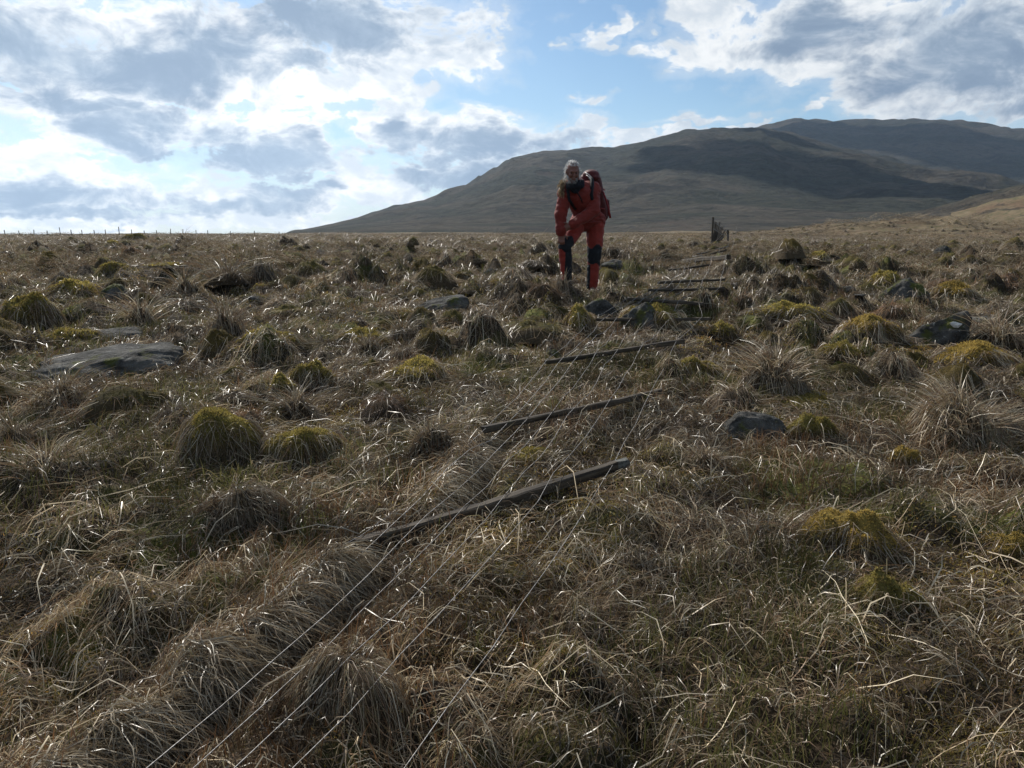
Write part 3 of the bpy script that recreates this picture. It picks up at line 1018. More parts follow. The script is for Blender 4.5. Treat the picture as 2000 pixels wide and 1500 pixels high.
ROCKS = [
    ((78, 348, 668, 738), SLAB, .7, 'long flat grey rock slab with a mossy dark right side'),
    ((150, 272, 634, 668), SLAB, .8, 'smaller flat grey slab just behind the long rock slab'),
    ((-25, 66, 602, 622), SLAB, .8, 'flat pale rock cut off by the left edge'),
    ((198, 262, 546, 586), BOULDER, .8, 'dark lichened boulder behind the long flat slab'),
    ((476, 512, 568, 592), None, .8, 'small grey stone in the grass behind the tall tussock'),
    ((818, 916, 568, 612), SLAB, .7, 'low rounded grey rock in the grass before the person'),
    ((1056, 1106, 674, 706), BOULDER, .8, 'small grey stone at the end of the third fallen batten'),
    ((1130, 1216, 576, 622), BOULDER, .7, 'dark hollowed rock just below the feet of the person'),
    ((1206, 1312, 582, 646), BOULDER, .7, 'pale rock half buried under moss behind the fourth fallen batten'),
    ((1176, 1228, 502, 522), BOULDER, .8, 'dark low rock behind the leg of the person'),
    ((1712, 1826, 514, 584), BOULDER, .8, 'largest pointed grey boulder in the right field'),
    ((1638, 1682, 550, 568), None, .8, 'small pale stone beside the large pointed boulder'),
    ((1760, 1878, 600, 680), WEDGE, .7, 'dark triangular rock with a white quartz patch'),
    ((1400, 1538, 792, 860), NOSE, .6, 'nearest blue grey rock with a mossy cap'),
    ((1868, 1956, 612, 630), SLAB, .8, 'flat grey slab behind the dark triangular rock'),
    ((1824, 1858, 476, 497), BOULDER, .8, 'small dark stone standing alone far out in the right field'),
    ((1466, 1556, 612, 634), SLAB, .7, 'flat grey rock under the long moss ledge'),
    ((848, 942, 786, 810), SLAB, .8, 'flat grey stones level with the grass beside the second batten'),
    ((1934, 2030, 540, 556), SLAB, .8, 'flat pale rock at the right edge of the field'),
    ((318, 350, 842, 874), None, .8, 'small pale stone against the largest green moss mound'),
    ((938, 978, 512, 532), None, .8, 'dark lump of rock in the middle of the moor'),
    ((1660, 1700, 588, 604), None, .8, 'small grey stone behind the orange moss patch'),
]


def build_rocks():
    for i, (bx, hull, dep, lab) in enumerate(ROCKS):
        cx, cy, g, rx, ry, h = box_place(*bx, depth=dep)
        big = (bx[1] - bx[0]) > 60
        V, F = hull_rock(hull if hull else rand_hull(100 + i), 4 if big else 3, 40 + i * 3, 0.14)
        V = V * np.array((rx, ry, h * 1.02))
        me = mesh_np('rock', V, F, mats=[MAT['rock']])
        o = link('rock', me, loc=(cx, cy, g - 0.03), rot=(0, 0, -math.atan2(cx, cy) * 0.6))
        tag(o, lab, 'rock', 'grey rocks lying in the moor grass')
        NO_GRASS.append((cx, cy, min(rx, 0.9 * rx + 0.02)))
        if hull is SLAB: NO_GRASS.append((cx - 0.5 * rx, cy, ry * 0.7)); NO_GRASS.append((cx + 0.5 * rx, cy, ry * 0.7))
        if 'quartz' in lab:
            k = np.linspace(0, 2 * np.pi, 15)[:-1]
            ring = np.stack([0.042 * np.cos(k) * (1 + 0.3 * np.sin(3 * k)), 0 * k, 0.030 * np.sin(k) * (1 + 0.25 * np.cos(2 * k + 1))], 1)
            Vp = np.concatenate([ring, ring * 0.55 + np.array((0, -0.012, 0)), [(0, -0.015, 0)]])
            n = 14
            Fp = [(a, (a + 1) % n, n + (a + 1) % n) for a in range(n)] + [(a, n + (a + 1) % n, n + a) for a in range(n)] + [(n + a, n + (a + 1) % n, 2 * n) for a in range(n)]
            pm = mesh_np('quartz_patch', Vp, np.array(Fp), mats=[PATCH])
            # set on the front face of the rock
            tgt = np.array((0.55 * rx, -5, 0.66 * h))
            dd = np.hypot(V[:, 0] - tgt[0], (V[:, 2] - tgt[2]))
            near = np.argsort(dd)[:40]
            fy = V[near, 1].min()
            p = link('quartz_patch', pm, o, (tgt[0], fy - 0.004, tgt[2]), (0, 0, 0))
            p['label'] = 'white quartz patch near the top of the rock'


# ------------------------------------------------------------------ moss hummocks and grass tussocks
def dome_fn(seed, p=0.6, lumpy=0.55, lean=0.25):
    ph = rng.uniform(0, 6.28, 4)

    def f(th, q):
        rr = q * (1 + 0.20 * np.sin(2 * th + ph[0]) + 0.14 * np.sin(3 * th + ph[1]) + 0.07 * np.sin(5 * th + ph[2]))
        z = np.where(q < 1, np.cos(np.clip(q, 0, 1) * np.pi / 2) ** p, -(q - 1) * 2.5)
        x = rr * np.cos(th); y = rr * np.sin(th)
        lump = lumpy * fbm(x * 1.5 + seed, y * 1.5, 3, 11 + seed % 7) - lean * x * math.cos(ph[3]) - lean * y * math.sin(ph[3])
        return x, y, z + lump * np.clip(1.3 - q, 0, 1)
    return f


def dome_geo(f, R3, nth, nq, pal, brown=None):
    th = np.linspace(0, 2 * np.pi, nth, endpoint=False)
    q = np.linspace(0.0, 1.18, nq) ** 0.9
    TH, Q = np.meshgrid(th, q)
    x, y, z = f(TH, Q)
    V = np.stack([x * R3[0], y * R3[1], z * R3[2]], -1).reshape(-1, 3)
    F = []
    for i in range(nq - 1):
        for j in range(nth):
            F.append((i * nth + j, i * nth + (j + 1) % nth, (i + 1) * nth + (j + 1) % nth, (i + 1) * nth + j))
    C = pick(pal, len(V), 0.15)
    if brown is not None:
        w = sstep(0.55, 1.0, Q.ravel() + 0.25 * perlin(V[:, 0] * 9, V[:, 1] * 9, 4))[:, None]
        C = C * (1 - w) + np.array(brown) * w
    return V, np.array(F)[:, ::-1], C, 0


def dome_points(f, R3, n, q1=0.95):
    th = rng.uniform(0, 6.283, n); q = q1 * np.sqrt(rng.uniform(0, 1, n))
    e = 0.03

    def P(t, qq):
        x, y, z = f(t, qq)
        return np.stack([x * R3[0], y * R3[1], z * R3[2]], 1)
    p = P(th, q)
    a = P(th + e, q) - p; b = P(th, q + e) - p
    nr = np.cross(b, a); nr /= np.linalg.norm(nr, axis=1, keepdims=True) + 1e-9
    nr *= np.where(nr[:, 2:3] < 0, -1, 1)
    return p, nr, th, q


def hummock_parts(R3, n_leaf, n_blade, pal, seed, nth=22, nq=9, fat=1.0, rows=4, p=0.6, lumpy=0.55, lean=0.25):
    """Cushion of moss with shoots, and a fringe of dead grass around and through it."""
    f = dome_fn(seed, p, lumpy, lean)
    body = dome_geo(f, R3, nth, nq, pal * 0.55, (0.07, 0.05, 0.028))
    p, nr, th, q = dome_points(f, R3, n_leaf, 0.9)
    leaves = moss_leaves(n_leaf, p - nr * 0.003, nr, 0.006 * fat, 0.014 * fat, pal) + (1,)
    # fringe: from low on the sides, outwards and down
    n = n_blade
    th = rng.uniform(0, 6.283, n); q0 = rng.uniform(0.55, 1.0, n); t = np.linspace(0, 1, rows)
    Q = q0[:, None] + rng.uniform(0.25, 0.9, n)[:, None] * t[None]
    TH = th[:, None] + rng.normal(0, 0.35, n)[:, None] * t[None]
    x, y, z = f(TH, Q)
    z = np.maximum(z, -0.05) * R3[2] + rng.uniform(0.004, 0.03, n)[:, None] + rng.uniform(0, 0.05, n)[:, None] * np.sin(np.pi * t)[None]
    fr = ribbons(np.stack([x * R3[0], y * R3[1], z], -1), rng.uniform(0.002, 0.0036, n) * fat, pick(STRAW, n)) + (2,)
    return body, leaves, fr


def tussock_parts(R3, n, seed, fat=1.0, pal=STRAW, rows=5, up=0.25, nth=18, nq=7):
    """Dome of old grass: blades draped from the crown down the sides, a few standing."""
    f = dome_fn(seed, 0.75)
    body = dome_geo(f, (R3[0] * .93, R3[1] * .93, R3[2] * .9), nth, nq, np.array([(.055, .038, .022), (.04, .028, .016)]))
    th = rng.uniform(0, 6.283, n); q0 = 0.85 * np.sqrt(rng.uniform(0, 1, n)); t = np.linspace(0, 1, rows)
    Q = q0[:, None] + rng.uniform(0.3, 0.85, n)[:, None] * t[None]
    TH = th[:, None] + rng.normal(0, 0.30, n)[:, None] * t[None]
    x, y, z = f(TH, Q)
    lift = rng.uniform(0.0, 0.05, n)[:, None] * np.sin(np.pi * np.clip(t * 1.1, 0, 1))[None] + rng.uniform(0.0, 0.10, n)[:, None] ** 1.5 * t[None]
    z = np.maximum(z, -0.1) * R3[2] + 0.006 + lift * fat
    dr = ribbons(np.stack([x * R3[0], y * R3[1], z], -1), rng.uniform(0.002, 0.0038, n) * fat, pick(pal, n) * rng.uniform(0.7, 1.2, (n, 1))) + (2,)
    m = int(n * up)
    p, nr, th, q = dome_points(f, R3, m, 0.8)
    P = uprights(p, th + rng.normal(0, .5, m), 0.15 + 0.9 * q, rng.uniform(0.06, 0.2, m) * fat, rng.uniform(0.1, 0.8, m), rows)
    st = ribbons(P, rng.uniform(0.002, 0.0036, m) * fat, pick(pal, m)) + (2,)
    return body, dr, st


VEG = [MAT['moss_body'], MAT['moss_leaf'], MAT['straw']]
# outline in the view, kind, label
MOUNDS = [
    ((342, 524, 792, 912), 'moss', 'largest green moss mound, beside a smaller mossy one on the near left'),
    ((522, 664, 828, 916), 'moss', 'moss mound with straw sides next to the largest green one'),
    ((572, 652, 692, 750), 'moss', 'dark lumpy moss hummock above the two large mossy mounds'),
    ((524, 582, 732, 782), 'moss', 'small squat moss hummock right above the two large mossy mounds'),
    ((656, 768, 640, 682), 'moss', 'bright olive moss hummock with a dark right flank'),
    ((748, 886, 698, 752), 'moss', 'wide flat topped moss bank with straw hanging down its front'),
    ((466, 576, 604, 642), 'moss', 'long low moss bank beside the tall grey tussock'),
    ((1308, 1402, 696, 746), 'moss', 'mossy hummock right of the third fallen batten'),
    ((1466, 1606, 588, 634), 'moss', 'long dark moss ledge over a flat grey rock'),
    ((1638, 1756, 602, 652), 'orange', 'orange brown moss patch before the triangular rock'),
    ((1816, 1968, 668, 728), 'orange', 'big rusty moss mound in front of the triangular rock'),
    ((1470, 1668, 764, 806), 'moss', 'broad moss bank capping the nearest blue grey rock'),
    ((1536, 1640, 806, 868), 'moss', 'mossy mound right beside the nearest blue grey rock'),
    ((1728, 1800, 850, 922), 'orange', 'small steep brown moss mound left of the big straw tussock'),
    ((1576, 1748, 990, 1100), 'orange', 'yellow brown moss cushion in the right foreground'),
    ((1660, 1790, 1118, 1215), 'moss', 'dark mossy hollow mound below the yellow brown moss cushion'),
    ((1915, 2030, 1030, 1120), 'orange', 'rusty moss cushion at the right edge of the foreground'),
    ((1096, 1166, 582, 646), 'moss', 'moss hummock left of the dark hollowed rock'),
    ((1216, 1336, 592, 646), 'moss', 'dark moss mound growing over the pale rock by the battens'),
    ((296, 364, 516, 548), 'moss', 'dark double hummock on the moor behind the dark lichened boulder'),
    ((190, 250, 512, 542), 'moss', 'rounded olive hummock above the dark lichened boulder'),
    ((100, 200, 546, 588), 'moss', 'broad mossy bank left of the dark lichened boulder'),
    ((0, 118, 566, 640), 'moss', 'dark moss bank at the left edge above the flat pale rock'),
    ((90, 190, 640, 676), 'moss', 'low dark moss rise left of the smaller flat slab'),
    ((985, 1090, 868, 906), 'moss', 'flat green moss patch between the two nearest battens'),
    ((1690, 1760, 530, 566), 'moss', 'green moss hummock touching the largest pointed boulder'),
    ((1815, 1905, 552, 592), 'orange', 'brown mossy bank right of the largest pointed boulder'),
    ((1574, 1622, 490, 516), 'moss', 'round dark hummock far out right of the fence ruin'),
    ((1386, 1436, 620, 664), 'moss', 'moss hummock at the end of the fourth fallen batten'),
    ((1600, 1680, 664, 706), 'moss', 'straw and moss hummock below the orange brown moss patch'),
    ((238, 290, 457, 476), 'moss', 'black looking mound on the far left horizon'),
    ((200, 240, 460, 476), 'moss', 'smaller dark mound beside the black one on the far left horizon'),
    ((186, 222, 480, 502), 'moss', 'dark hummock below the two mounds on the left horizon'),
    ((408, 476, 608, 664), 'tussock', 'tall grey pointed tussock beside the long low moss bank'),
    ((1440, 1580, 696, 780), 'tussock', 'big straw tussock with stiff upright stalks above the broad moss bank'),
    ((1768, 1966, 776, 880), 'tussock', 'largest straw tussock fanning pale stalks at the right'),
    ((414, 482, 528, 576), 'tussock', 'twin rounded tussock on the left part of the moor'),
    ((340, 390, 542, 578), 'tussock', 'brown round tussock left of the twin rounded tussock'),
    ((246, 306, 592, 634), 'tussock', 'reddish tussock between the slabs and the dark lichened boulder'),
    ((1690, 1790, 690, 740), 'tussock', 'flattened straw tussock left of the big rusty moss mound'),
    ((1900, 1990, 640, 690), 'tussock', 'reddish straw tussock at the right edge beside the triangular rock'),
    ((800, 880, 830, 880), 'tussock', 'low grey straw tussock left of the second batten'),
    ((380, 560, 950, 1050), 'tussock', 'wide flattened straw tussock below the two large mossy mounds'),
    ((540, 620, 774, 826), 'tussock', 'dark straw tussock behind the two large mossy mounds'),
    ((690, 750, 664, 700), 'tussock', 'grey straw tussock under the bright olive moss hummock'),
    ((760, 812, 632, 672), 'tussock', 'dark straw hummock touching the bright olive moss hummock'),
    ((60, 180, 748, 810), 'tussock', 'brown straw tussock in front of the long flat slab'),
    ((0, 70, 830, 885), 'tussock', 'dark tussock at the left edge level with the large moss mounds'),
    ((20, 170, 870, 930), 'tussock', 'wide straw tussock at the left below the dark edge tussock'),
    ((540, 830, 1262, 1430), 'tussock', 'large pale mound of flattened straw below the nearest post'),
    ((1330, 1420, 880, 930), 'tussock', 'straw tussock right of the nearest post end'),
]


def build_mounds():
    for i, (bx, kd, lab) in enumerate(MOUNDS):
        cx, cy, g, rx, ry, h = box_place(*bx, depth=0.85)
        dist = math.hypot(cx, cy)
        h = min(h, rx * (1.25 if kd != 'tussock' else 1.5))
        fat = min(max(dist / 4.0, 1.0), 2.6)
        o = empty('moss_mound' if kd != 'tussock' else 'grass_tussock', (cx, cy, g - 0.02), -math.atan2(cx, cy))
        o['label'] = lab; o['category'] = 'moss' if kd != 'tussock' else 'tussock'
        o['group'] = 'moss mounds on the moor' if kd != 'tussock' else 'grass tussocks on the moor'
        area = rx * ry * 3.14 + rx * h * 4
        if kd == 'tussock':
            n = int(np.clip(area * 5200 / fat ** 2, 160, 2200))
            body, dr, st = tussock_parts((rx, ry, h), n, i + 3, fat * (0.75 if 'flattened' in lab else 1.0), up=0.03 if 'flattened' in lab else 0.30)
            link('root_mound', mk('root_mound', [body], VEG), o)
            link('draped_grass', mk('draped_grass', [dr], VEG), o)
            if 'flattened' not in lab: link('standing_stalks', mk('standing_stalks', [st], VEG), o)
        else:
            nl = int(np.clip(area * 26000 / fat ** 2, 300, 9000)); nb = int(np.clip(area * 1500 / fat, 80, 900))
            body, lv, fr = hummock_parts((rx, ry, h), nl, nb, (MOSSO if kd == 'orange' else MOSSC) * 1.8, i + 3, 30, 12, fat, 4, 0.5 if i < 2 else 0.55, 0.14 if i < 2 else 0.40, 0.05 if i < 2 else 0.12)
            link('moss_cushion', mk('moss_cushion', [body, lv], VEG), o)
            link('grass_fringe', mk('grass_fringe', [fr], VEG), o)
        NO_GRASS.append((cx, cy, 0.80 * min(rx, ry)))


LANDMARKS = [((205, 700), 'long flat slab'), ((230, 566), 'dark lichened boulder'), ((30, 612), 'flat rock at the left edge'), ((866, 590), 'low rounded rock'), ((440, 636), 'tall grey tussock'),
             ((430, 850), 'largest green mound'), ((448, 552), 'twin rounded tussock'), ((820, 725), 'flat topped moss bank'), ((712, 661), 'bright olive hummock'), ((612, 721), 'dark lumpy hummock'),
             ((1130, 440), 'person'), ((1400, 455), 'fence ruin'), ((1378, 506), 'thick far bar'), ((1768, 551), 'largest pointed boulder'), ((1820, 640), 'triangular rock'), ((1468, 826), 'nearest blue grey rock'),
             ((1840, 486), 'lone far stone'), ((1510, 738), 'big stalky tussock'), ((1866, 828), 'largest straw tussock'), ((1697, 627), 'orange moss patch'), ((1536, 611), 'long moss ledge'), ((958, 522), 'dark lump of rock'),
             ((264, 466), 'black horizon mound'), ((1598, 503), 'round dark hummock'), ((1980, 548), 'flat rock at the right edge'), ((1662, 1045), 'yellow brown cushion'), ((650, 500), 'open middle of the left moor')]
LANDMARKS = LANDMARKS[:-1]
ORD = ['nearest', 'second nearest', 'third nearest', 'fourth nearest', 'fifth nearest', 'sixth nearest', 'seventh nearest', 'eighth nearest', 'ninth nearest', 'tenth nearest', 'eleventh nearest', 'twelfth nearest',
       'thirteenth nearest', 'fourteenth nearest', 'fifteenth nearest', 'sixteenth nearest', 'seventeenth nearest', 'eighteenth nearest', 'nineteenth nearest', 'twentieth nearest', 'twenty-first nearest',
       'twenty-second nearest', 'twenty-third nearest', 'twenty-fourth nearest', 'twenty-fifth nearest', 'twenty-sixth nearest', 'twenty-seventh nearest', 'twenty-eighth nearest', 'twenty-ninth nearest', 'thirtieth nearest']


def where_is(kd, x, y, z):
    """The landmark a hummock lies closest to in the view, the side it lies on and how far."""
    c, s = math.cos(PITCH), math.sin(PITCH)
    dz = z - CAM_Z
    f = y * c - dz * s
    px = CX + F_PX * x / f; py = CY - F_PX * (y * s + dz * c) / f
    best = min(LANDMARKS, key=lambda L: math.hypot(L[0][0] - px, 2.2 * (L[0][1] - py)))
    dx, dy = px - best[0][0], 2.2 * (py - best[0][1])
    side = ('left of' if dx < 0 else 'right of') if abs(dx) > abs(dy) else ('behind' if dy < 0 else 'in front of')
    zone = 'left of the person' if px < 1080 else 'right of the fallen fence' if px > 1420 else 'around the fallen fence'
    return (best[1], side, math.hypot(dx, dy)), ('small moss hummocks ' if kd == 'moss_hummock' else 'small grass tussocks ') + zone


def name_in_order(pend):
    groups = {}
    for o, kd, (mark, side, dist) in pend:
        groups.setdefault((kd, mark, side), []).append((dist, o))
    for (kd, mark, side), lst in groups.items():
        lst.sort(key=lambda t: t[0])
        for k, (d, o) in enumerate(lst):
            o['label'] = '%s small %s %s the %s' % (ORD[min(k, 29)], 'moss hummock' if kd == 'moss_hummock' else 'brown tussock', side, mark)


def build_hummock_field():
    """The many smaller hummocks: the largest in view as things, the rest as one ground cover."""
    cand = []
    grid = {}
    tries = 34000
    xs, ys = wedge(tries, 4.6, 62, R(38))
    for x, y in zip(xs, ys):
        r = math.hypot(x, y)
        dmin = (0.30 + 0.005 * r) * rng.uniform(0.7, 1.5)
        key = (int(x // 1.2), int(y // 1.2))
        ok = True
        for a in (-1, 0, 1):
            for b in (-1, 0, 1):
                for (u, v) in grid.get((key[0] + a, key[1] + b), ()):
                    if (u - x) ** 2 + (v - y) ** 2 < dmin * dmin: ok = False
        if not ok: continue
        for (cx, cy, rad) in NO_GRASS:
            if math.hypot(cx - x, cy - y) < rad + 0.22: ok = False; break
        if not ok: continue
        # keep the fallen fence and the person clear
        u, s = seg_sd(x, y, np.array((0.05, 3.3)), np.array((6.9, 24.0)))
        if -0.05 < u < 1 and -0.9 < s < 0.8: continue
        if math.hypot(x - 1.0, y - 9.0) < 0.55: continue
        grid.setdefault(key, []).append((x, y))
        cand.append((x, y, 0.09 + 0.20 * rng.beta(1.3, 2.0)))
    rs = np.array([c[2] / math.hypot(c[0], c[1]) for c in cand])
    order = np.argsort(-rs)
    protos = {'moss_hummock': [], 'small_tussock': []}
    for v in range(6):
        pal = MOSSC if v < 4 else MOSSO
        protos['moss_hummock'].append(mk('moss_hummock', list(hummock_parts((.25, .23, .13 + .02 * v), 620, 150, pal * (1.0, .8, .62, .9, .8, .7)[v], 60 + v, 18, 8, 1.35, 3)), VEG))
        protos['small_tussock'].append(mk('small_tussock', list(tussock_parts((.25, .23, .12 + .025 * v), 330, 80 + v, 1.3, STRAW if v < 5 else RUST, 4, (.05, .12, .2, .06, .1, .1)[v], 14, 6)), VEG))
    count = {'moss_hummock': 0, 'small_tussock': 0}
    rest = []
    pend = []
    for k in order:
        x, y, rad = cand[k]
        kd = 'moss_hummock' if (fbm(np.array([x / 4]), np.array([y / 4]), 2, 33)[0] + rng.normal(0, 0.3)) > -0.05 else 'small_tussock'
        z = float(H(x, y))
        if count[kd] < 210:
            count[kd] += 1
            lab_, grp = where_is(kd, x, y, z)
            sc_ = rad / 0.25
            o = link(kd, protos[kd][rng.integers(0, 6)], loc=(x, y, z - 0.02), rot=(0, 0, rng.uniform(0, 6.28)), scale=(sc_ * rng.uniform(.8, 1.35), sc_ * rng.uniform(.75, 1.15), sc_ * rng.uniform(.6, 1.2)))
            tag(o, None, 'hummock' if kd == 'moss_hummock' else 'tussock', grp)
            pend.append((o, kd, lab_))
            NO_GRASS.append((x, y, rad * 0.7))
        else:
            rest.append((x, y, z - 0.02, rad))
    name_in_order(pend)
    xa, ya = wedge(4200, 13, 60, R(40)); xb, yb = wedge(3600, 55, 150, R(40))
    xs = np.concatenate([xa, xb]); ys = np.concatenate([ya, yb])
    u_, s_ = seg_sd(xs, ys, np.array((0.05, 3.3)), np.array((6.9, 24.0)))
    free = keep_mask(xs, ys, 1.5) & keep_mask(xs * 1.04, ys * 1.04, 1.3) & ~((u_ < 1.6) & (np.abs(s_) < 0.8))
    xs, ys = xs[free], ys[free]
    z = H(xs, ys)
    rest = np.array(rest + [(a, b, c - 0.02, rng.uniform(.12, .30)) for a, b, c in zip(xs, ys, z)])
    low = []
    for v in range(3):
        low.append(mk('far_hummock', list(hummock_parts((.25, .23, .20), 90, 50, MOSSC, 90 + v, 10, 5, 2.6, 3)), VEG))
        low.append(mk('far_hummock', list(tussock_parts((.25, .23, .20), 110, 95 + v, 2.4, STRAW, 3, 0.2, 10, 5)), VEG))
    scatter_obj('far_hummocks', rest[:, :3], rng.uniform(0, 6.28, len(rest)), np.zeros((len(rest), 2)), rest[:, 3] / 0.25, rng.integers(0, 6, len(rest)), proto_coll('far_hummock', low),
                'countless small far off hummocks reaching to the horizon')
    print('hummocks', count, 'rest', len(rest))


build_rocks()
build_mounds()
build_hummock_field()

# ------------------------------------------------------------------ fallen fence
def wood_mat(name, a, b, c):
    m, T, o = new_mat(name)
    tc = T.node('ShaderNodeTexCoord')
    mp = T.node('ShaderNodeMapping', {'Vector': tc.outputs['Object']}); mp.inputs['Scale'].default_value = (1.2, 26, 26)
    n1 = T.noise(mp.outputs[0], 2.0, 7, 0.7, 0.4)
    n2 = T.noise(tc.outputs['Object'], 9.0, 6, 0.7)
    col = T.mix(T.ramp(n1, 0.35, 0.65), a, b)
    col = T.mix(T.ramp(n2, 0.58, 0.70, 0, 0.7), col, c)
    bs = T.node('ShaderNodeBsdfPrincipled', {'Base Color': col, 'Roughness': 0.75})
    bs.inputs['Specular IOR Level'].default_value = 0.2
    bp = T.node('ShaderNodeBump', {'Height': n1, 'Strength': 0.8, 'Distance': 0.006})
    T.l.new(bp.outputs[0], bs.inputs['Normal'])
    T.l.new(bs.outputs[0], o.inputs[0])
    return m


MAT['wood'] = wood_mat('weathered_wood', (0.022, 0.016, 0.011), (0.100, 0.078, 0.054), (0.075, 0.068, 0.042))
MAT['lichen_wood'] = wood_mat('lichened_wood', (0.05, 0.048, 0.04), (0.15, 0.145, 0.125), (0.34, 0.34, 0.30))
m, T, o = new_mat('galvanised_wire')
nw = T.noise(T.node('ShaderNodeTexCoord').outputs['Object'], 60.0, 3, 0.6)
bw = T.node('ShaderNodeBsdfPrincipled', {'Base Color': T.mix(T.ramp(nw, 0.35, 0.65), (0.16, 0.145, 0.13), (0.30, 0.285, 0.27)), 'Metallic': 0.7, 'Roughness': 0.5})
T.l.new(bw.outputs[0], o.inputs[0])
MAT['wire'] = m
m, T, o = new_mat('rusty_iron')
nw = T.noise(T.node('ShaderNodeTexCoord').outputs['Object'], 90.0, 4, 0.6)
bw = T.node('ShaderNodeBsdfPrincipled', {'Base Color': T.mix(nw, (0.05, 0.03, 0.02), (0.12, 0.07, 0.045)), 'Metallic': 0.5, 'Roughness': 0.7})
T.l.new(bw.outputs[0], o.inputs[0])
MAT['iron'] = m


def at_off(px, py, off):
    d = px_dir(px, py)
    ts = 0.6 * 1.006 ** np.arange(0, 1000)
    P = d[None, :] * ts[:, None]
    below = (CAM_Z + P[:, 2]) < H(P[:, 0], P[:, 1]) + off
    i = max(int(np.argmax(below)), 1)
    t0, t1 = ts[i - 1], ts[i]
    for _ in range(20):
        mm = 0.5 * (t0 + t1); p = d * mm
        if CAM_Z + p[2] < float(H(p[0], p[1])) + off: t1 = mm
        else: t0 = mm
    p = d * t1
    return np.array((p[0], p[1], CAM_Z + p[2]))


def tube(path, r, n=5):
    """Closed round tube along a path."""
    path = np.asarray(path, float); k = len(path)
    tg = np.gradient(path, axis=0); tg /= np.linalg.norm(tg, axis=1, keepdims=True) + 1e-12
    ref = np.tile((0, 0, 1.0), (k, 1)); ref[np.abs(tg[:, 2]) > 0.9] = (1, 0, 0)
    a = np.cross(tg, ref); a /= np.linalg.norm(a, axis=1, keepdims=True)
    b = np.cross(tg, a)
    th = np.linspace(0, 2 * np.pi, n, endpoint=False)
    rr = np.broadcast_to(np.asarray(r, float), (k,))
    V = path[:, None] + rr[:, None, None] * (np.cos(th)[None, :, None] * a[:, None] + np.sin(th)[None, :, None] * b[:, None])
    V = V.reshape(-1, 3)
    F = [(i * n + j, (i + 1) * n + j, (i + 1) * n + (j + 1) % n) for i in range(k - 1) for j in range(n)]
    F += [(i * n + j, (i + 1) * n + (j + 1) % n, i * n + (j + 1) % n) for i in range(k - 1) for j in range(n)]
    c0 = len(V); V = np.concatenate([V, path[:1], path[-1:]])
    F += [(c0, j, (j + 1) % n) for j in range(n)] + [(c0 + 1, (k - 1) * n + (j + 1) % n, (k - 1) * n + j) for j in range(n)]
    return V, np.array(F)


def beam_mesh(name, L, w, h, seed, mats, segs=16, rag=0.012, taper=0.0, lichen_end=False):
    """Split, weathered bar along local X (0..L): rounded-square section that wanders a little, ragged ends."""
    g = np.random.default_rng(seed)
    sec = np.array([(-1, -.72), (-.72, -1), (.72, -1), (1, -.72), (1, .72), (.72, 1), (-.72, 1), (-1, .72)]) * 0.5
    ns = len(sec)
    xs = np.linspace(0, L, segs)
    ph = g.uniform(0, 6, 4)
    V = []
    for i, x in enumerate(xs):
        u = x / L
        wob = np.array((0.006 * math.sin(2.1 * x + ph[0]), 0.006 * math.sin(2.9 * x + ph[1])))
        s = (1 - taper * u) * (1 + 0.07 * math.sin(6 * x + ph[2]) + g.normal(0, 0.02))
        p = sec * np.array((w, h)) * s + wob + g.normal(0, 0.0016, (ns, 2))
        if lichen_end and u > 0.93: p = p + g.normal(0, 0.004, (ns, 2))
        dx = g.uniform(-rag, rag, ns) if i in (0, segs - 1) else np.zeros(ns)
        V.append(np.column_stack([x + dx, p]))
    V = np.concatenate(V)
    F = [(i * ns + j, i * ns + (j + 1) % ns, (i + 1) * ns + (j + 1) % ns) for i in range(segs - 1) for j in range(ns)]
    F += [(i * ns + j, (i + 1) * ns + (j + 1) % ns, (i + 1) * ns + j) for i in range(segs - 1) for j in range(ns)]
    F += [(0, j + 1, j) for j in range(1, ns - 1)]
    b = (segs - 1) * ns
    F += [(b, b + j, b + j + 1) for j in range(1, ns - 1)]
    F = np.array(F)
    mi = np.zeros(len(F), int)
    if lichen_end:
        mx = V[F].mean(1)[:, 0]
        mi[mx > 0.93 * L] = 1
    return mesh_np(name, V, F[:, ::-1], smooth=False, mats=mats, mat_idx=mi)


def frame(d):
    d = np.asarray(d, float); d = d / np.linalg.norm(d)
    side = np.cross((0, 0, 1.0), d); side /= np.linalg.norm(side)
    up = np.cross(d, side)
    return Matrix(((d[0], side[0], up[0]), (d[1], side[1], up[1]), (d[2], side[2], up[2])))


BATTENS = [  # ends in the view, section, label
    ((690, 1064), (1226, 906), 0.050, 0.050, 'nearest and thickest fallen fence post, with a lichened right end'),
    ((944, 842), (1292, 762), 0.036, 0.036, 'second fallen fence batten counted from the camera'),
    ((1064, 706), (1336, 668), 0.034, 0.034, 'third fallen fence batten, tilted, next to a small grey stone'),
    ((1152, 625), (1386, 622), 0.034, 0.032, 'fourth fallen fence batten, level, below the mossed pale rock'),
    ((1226, 583), (1374, 595), 0.034, 0.034, 'fifth fallen fence batten, sloping down right behind the mossed rock'),
    ((1266, 566), (1414, 564), 0.032, 0.030, 'sixth fallen fence batten, thin and half sunk in grass'),
    ((1286, 553), (1416, 545), 0.032, 0.032, 'seventh fallen fence batten, thin, lying before the thick bar'),
    ((1307, 527), (1384, 518), 0.036, 0.034, 'short dark fallen batten under the thick far bar'),
    ((1334, 510), (1424, 502), 0.075, 0.080, 'thick far fallen bar with a bent wire over it'),
    ((1362, 497), (1424, 481), 0.040, 0.040, 'upper of two crossed battens below the fence ruin'),
    ((1378, 498), (1418, 489), 0.040, 0.040, 'lower of two crossed battens below the fence ruin'),
]
FRACS = [.022, .128, .23, .356, .503, .685, .94]
BPOS = []


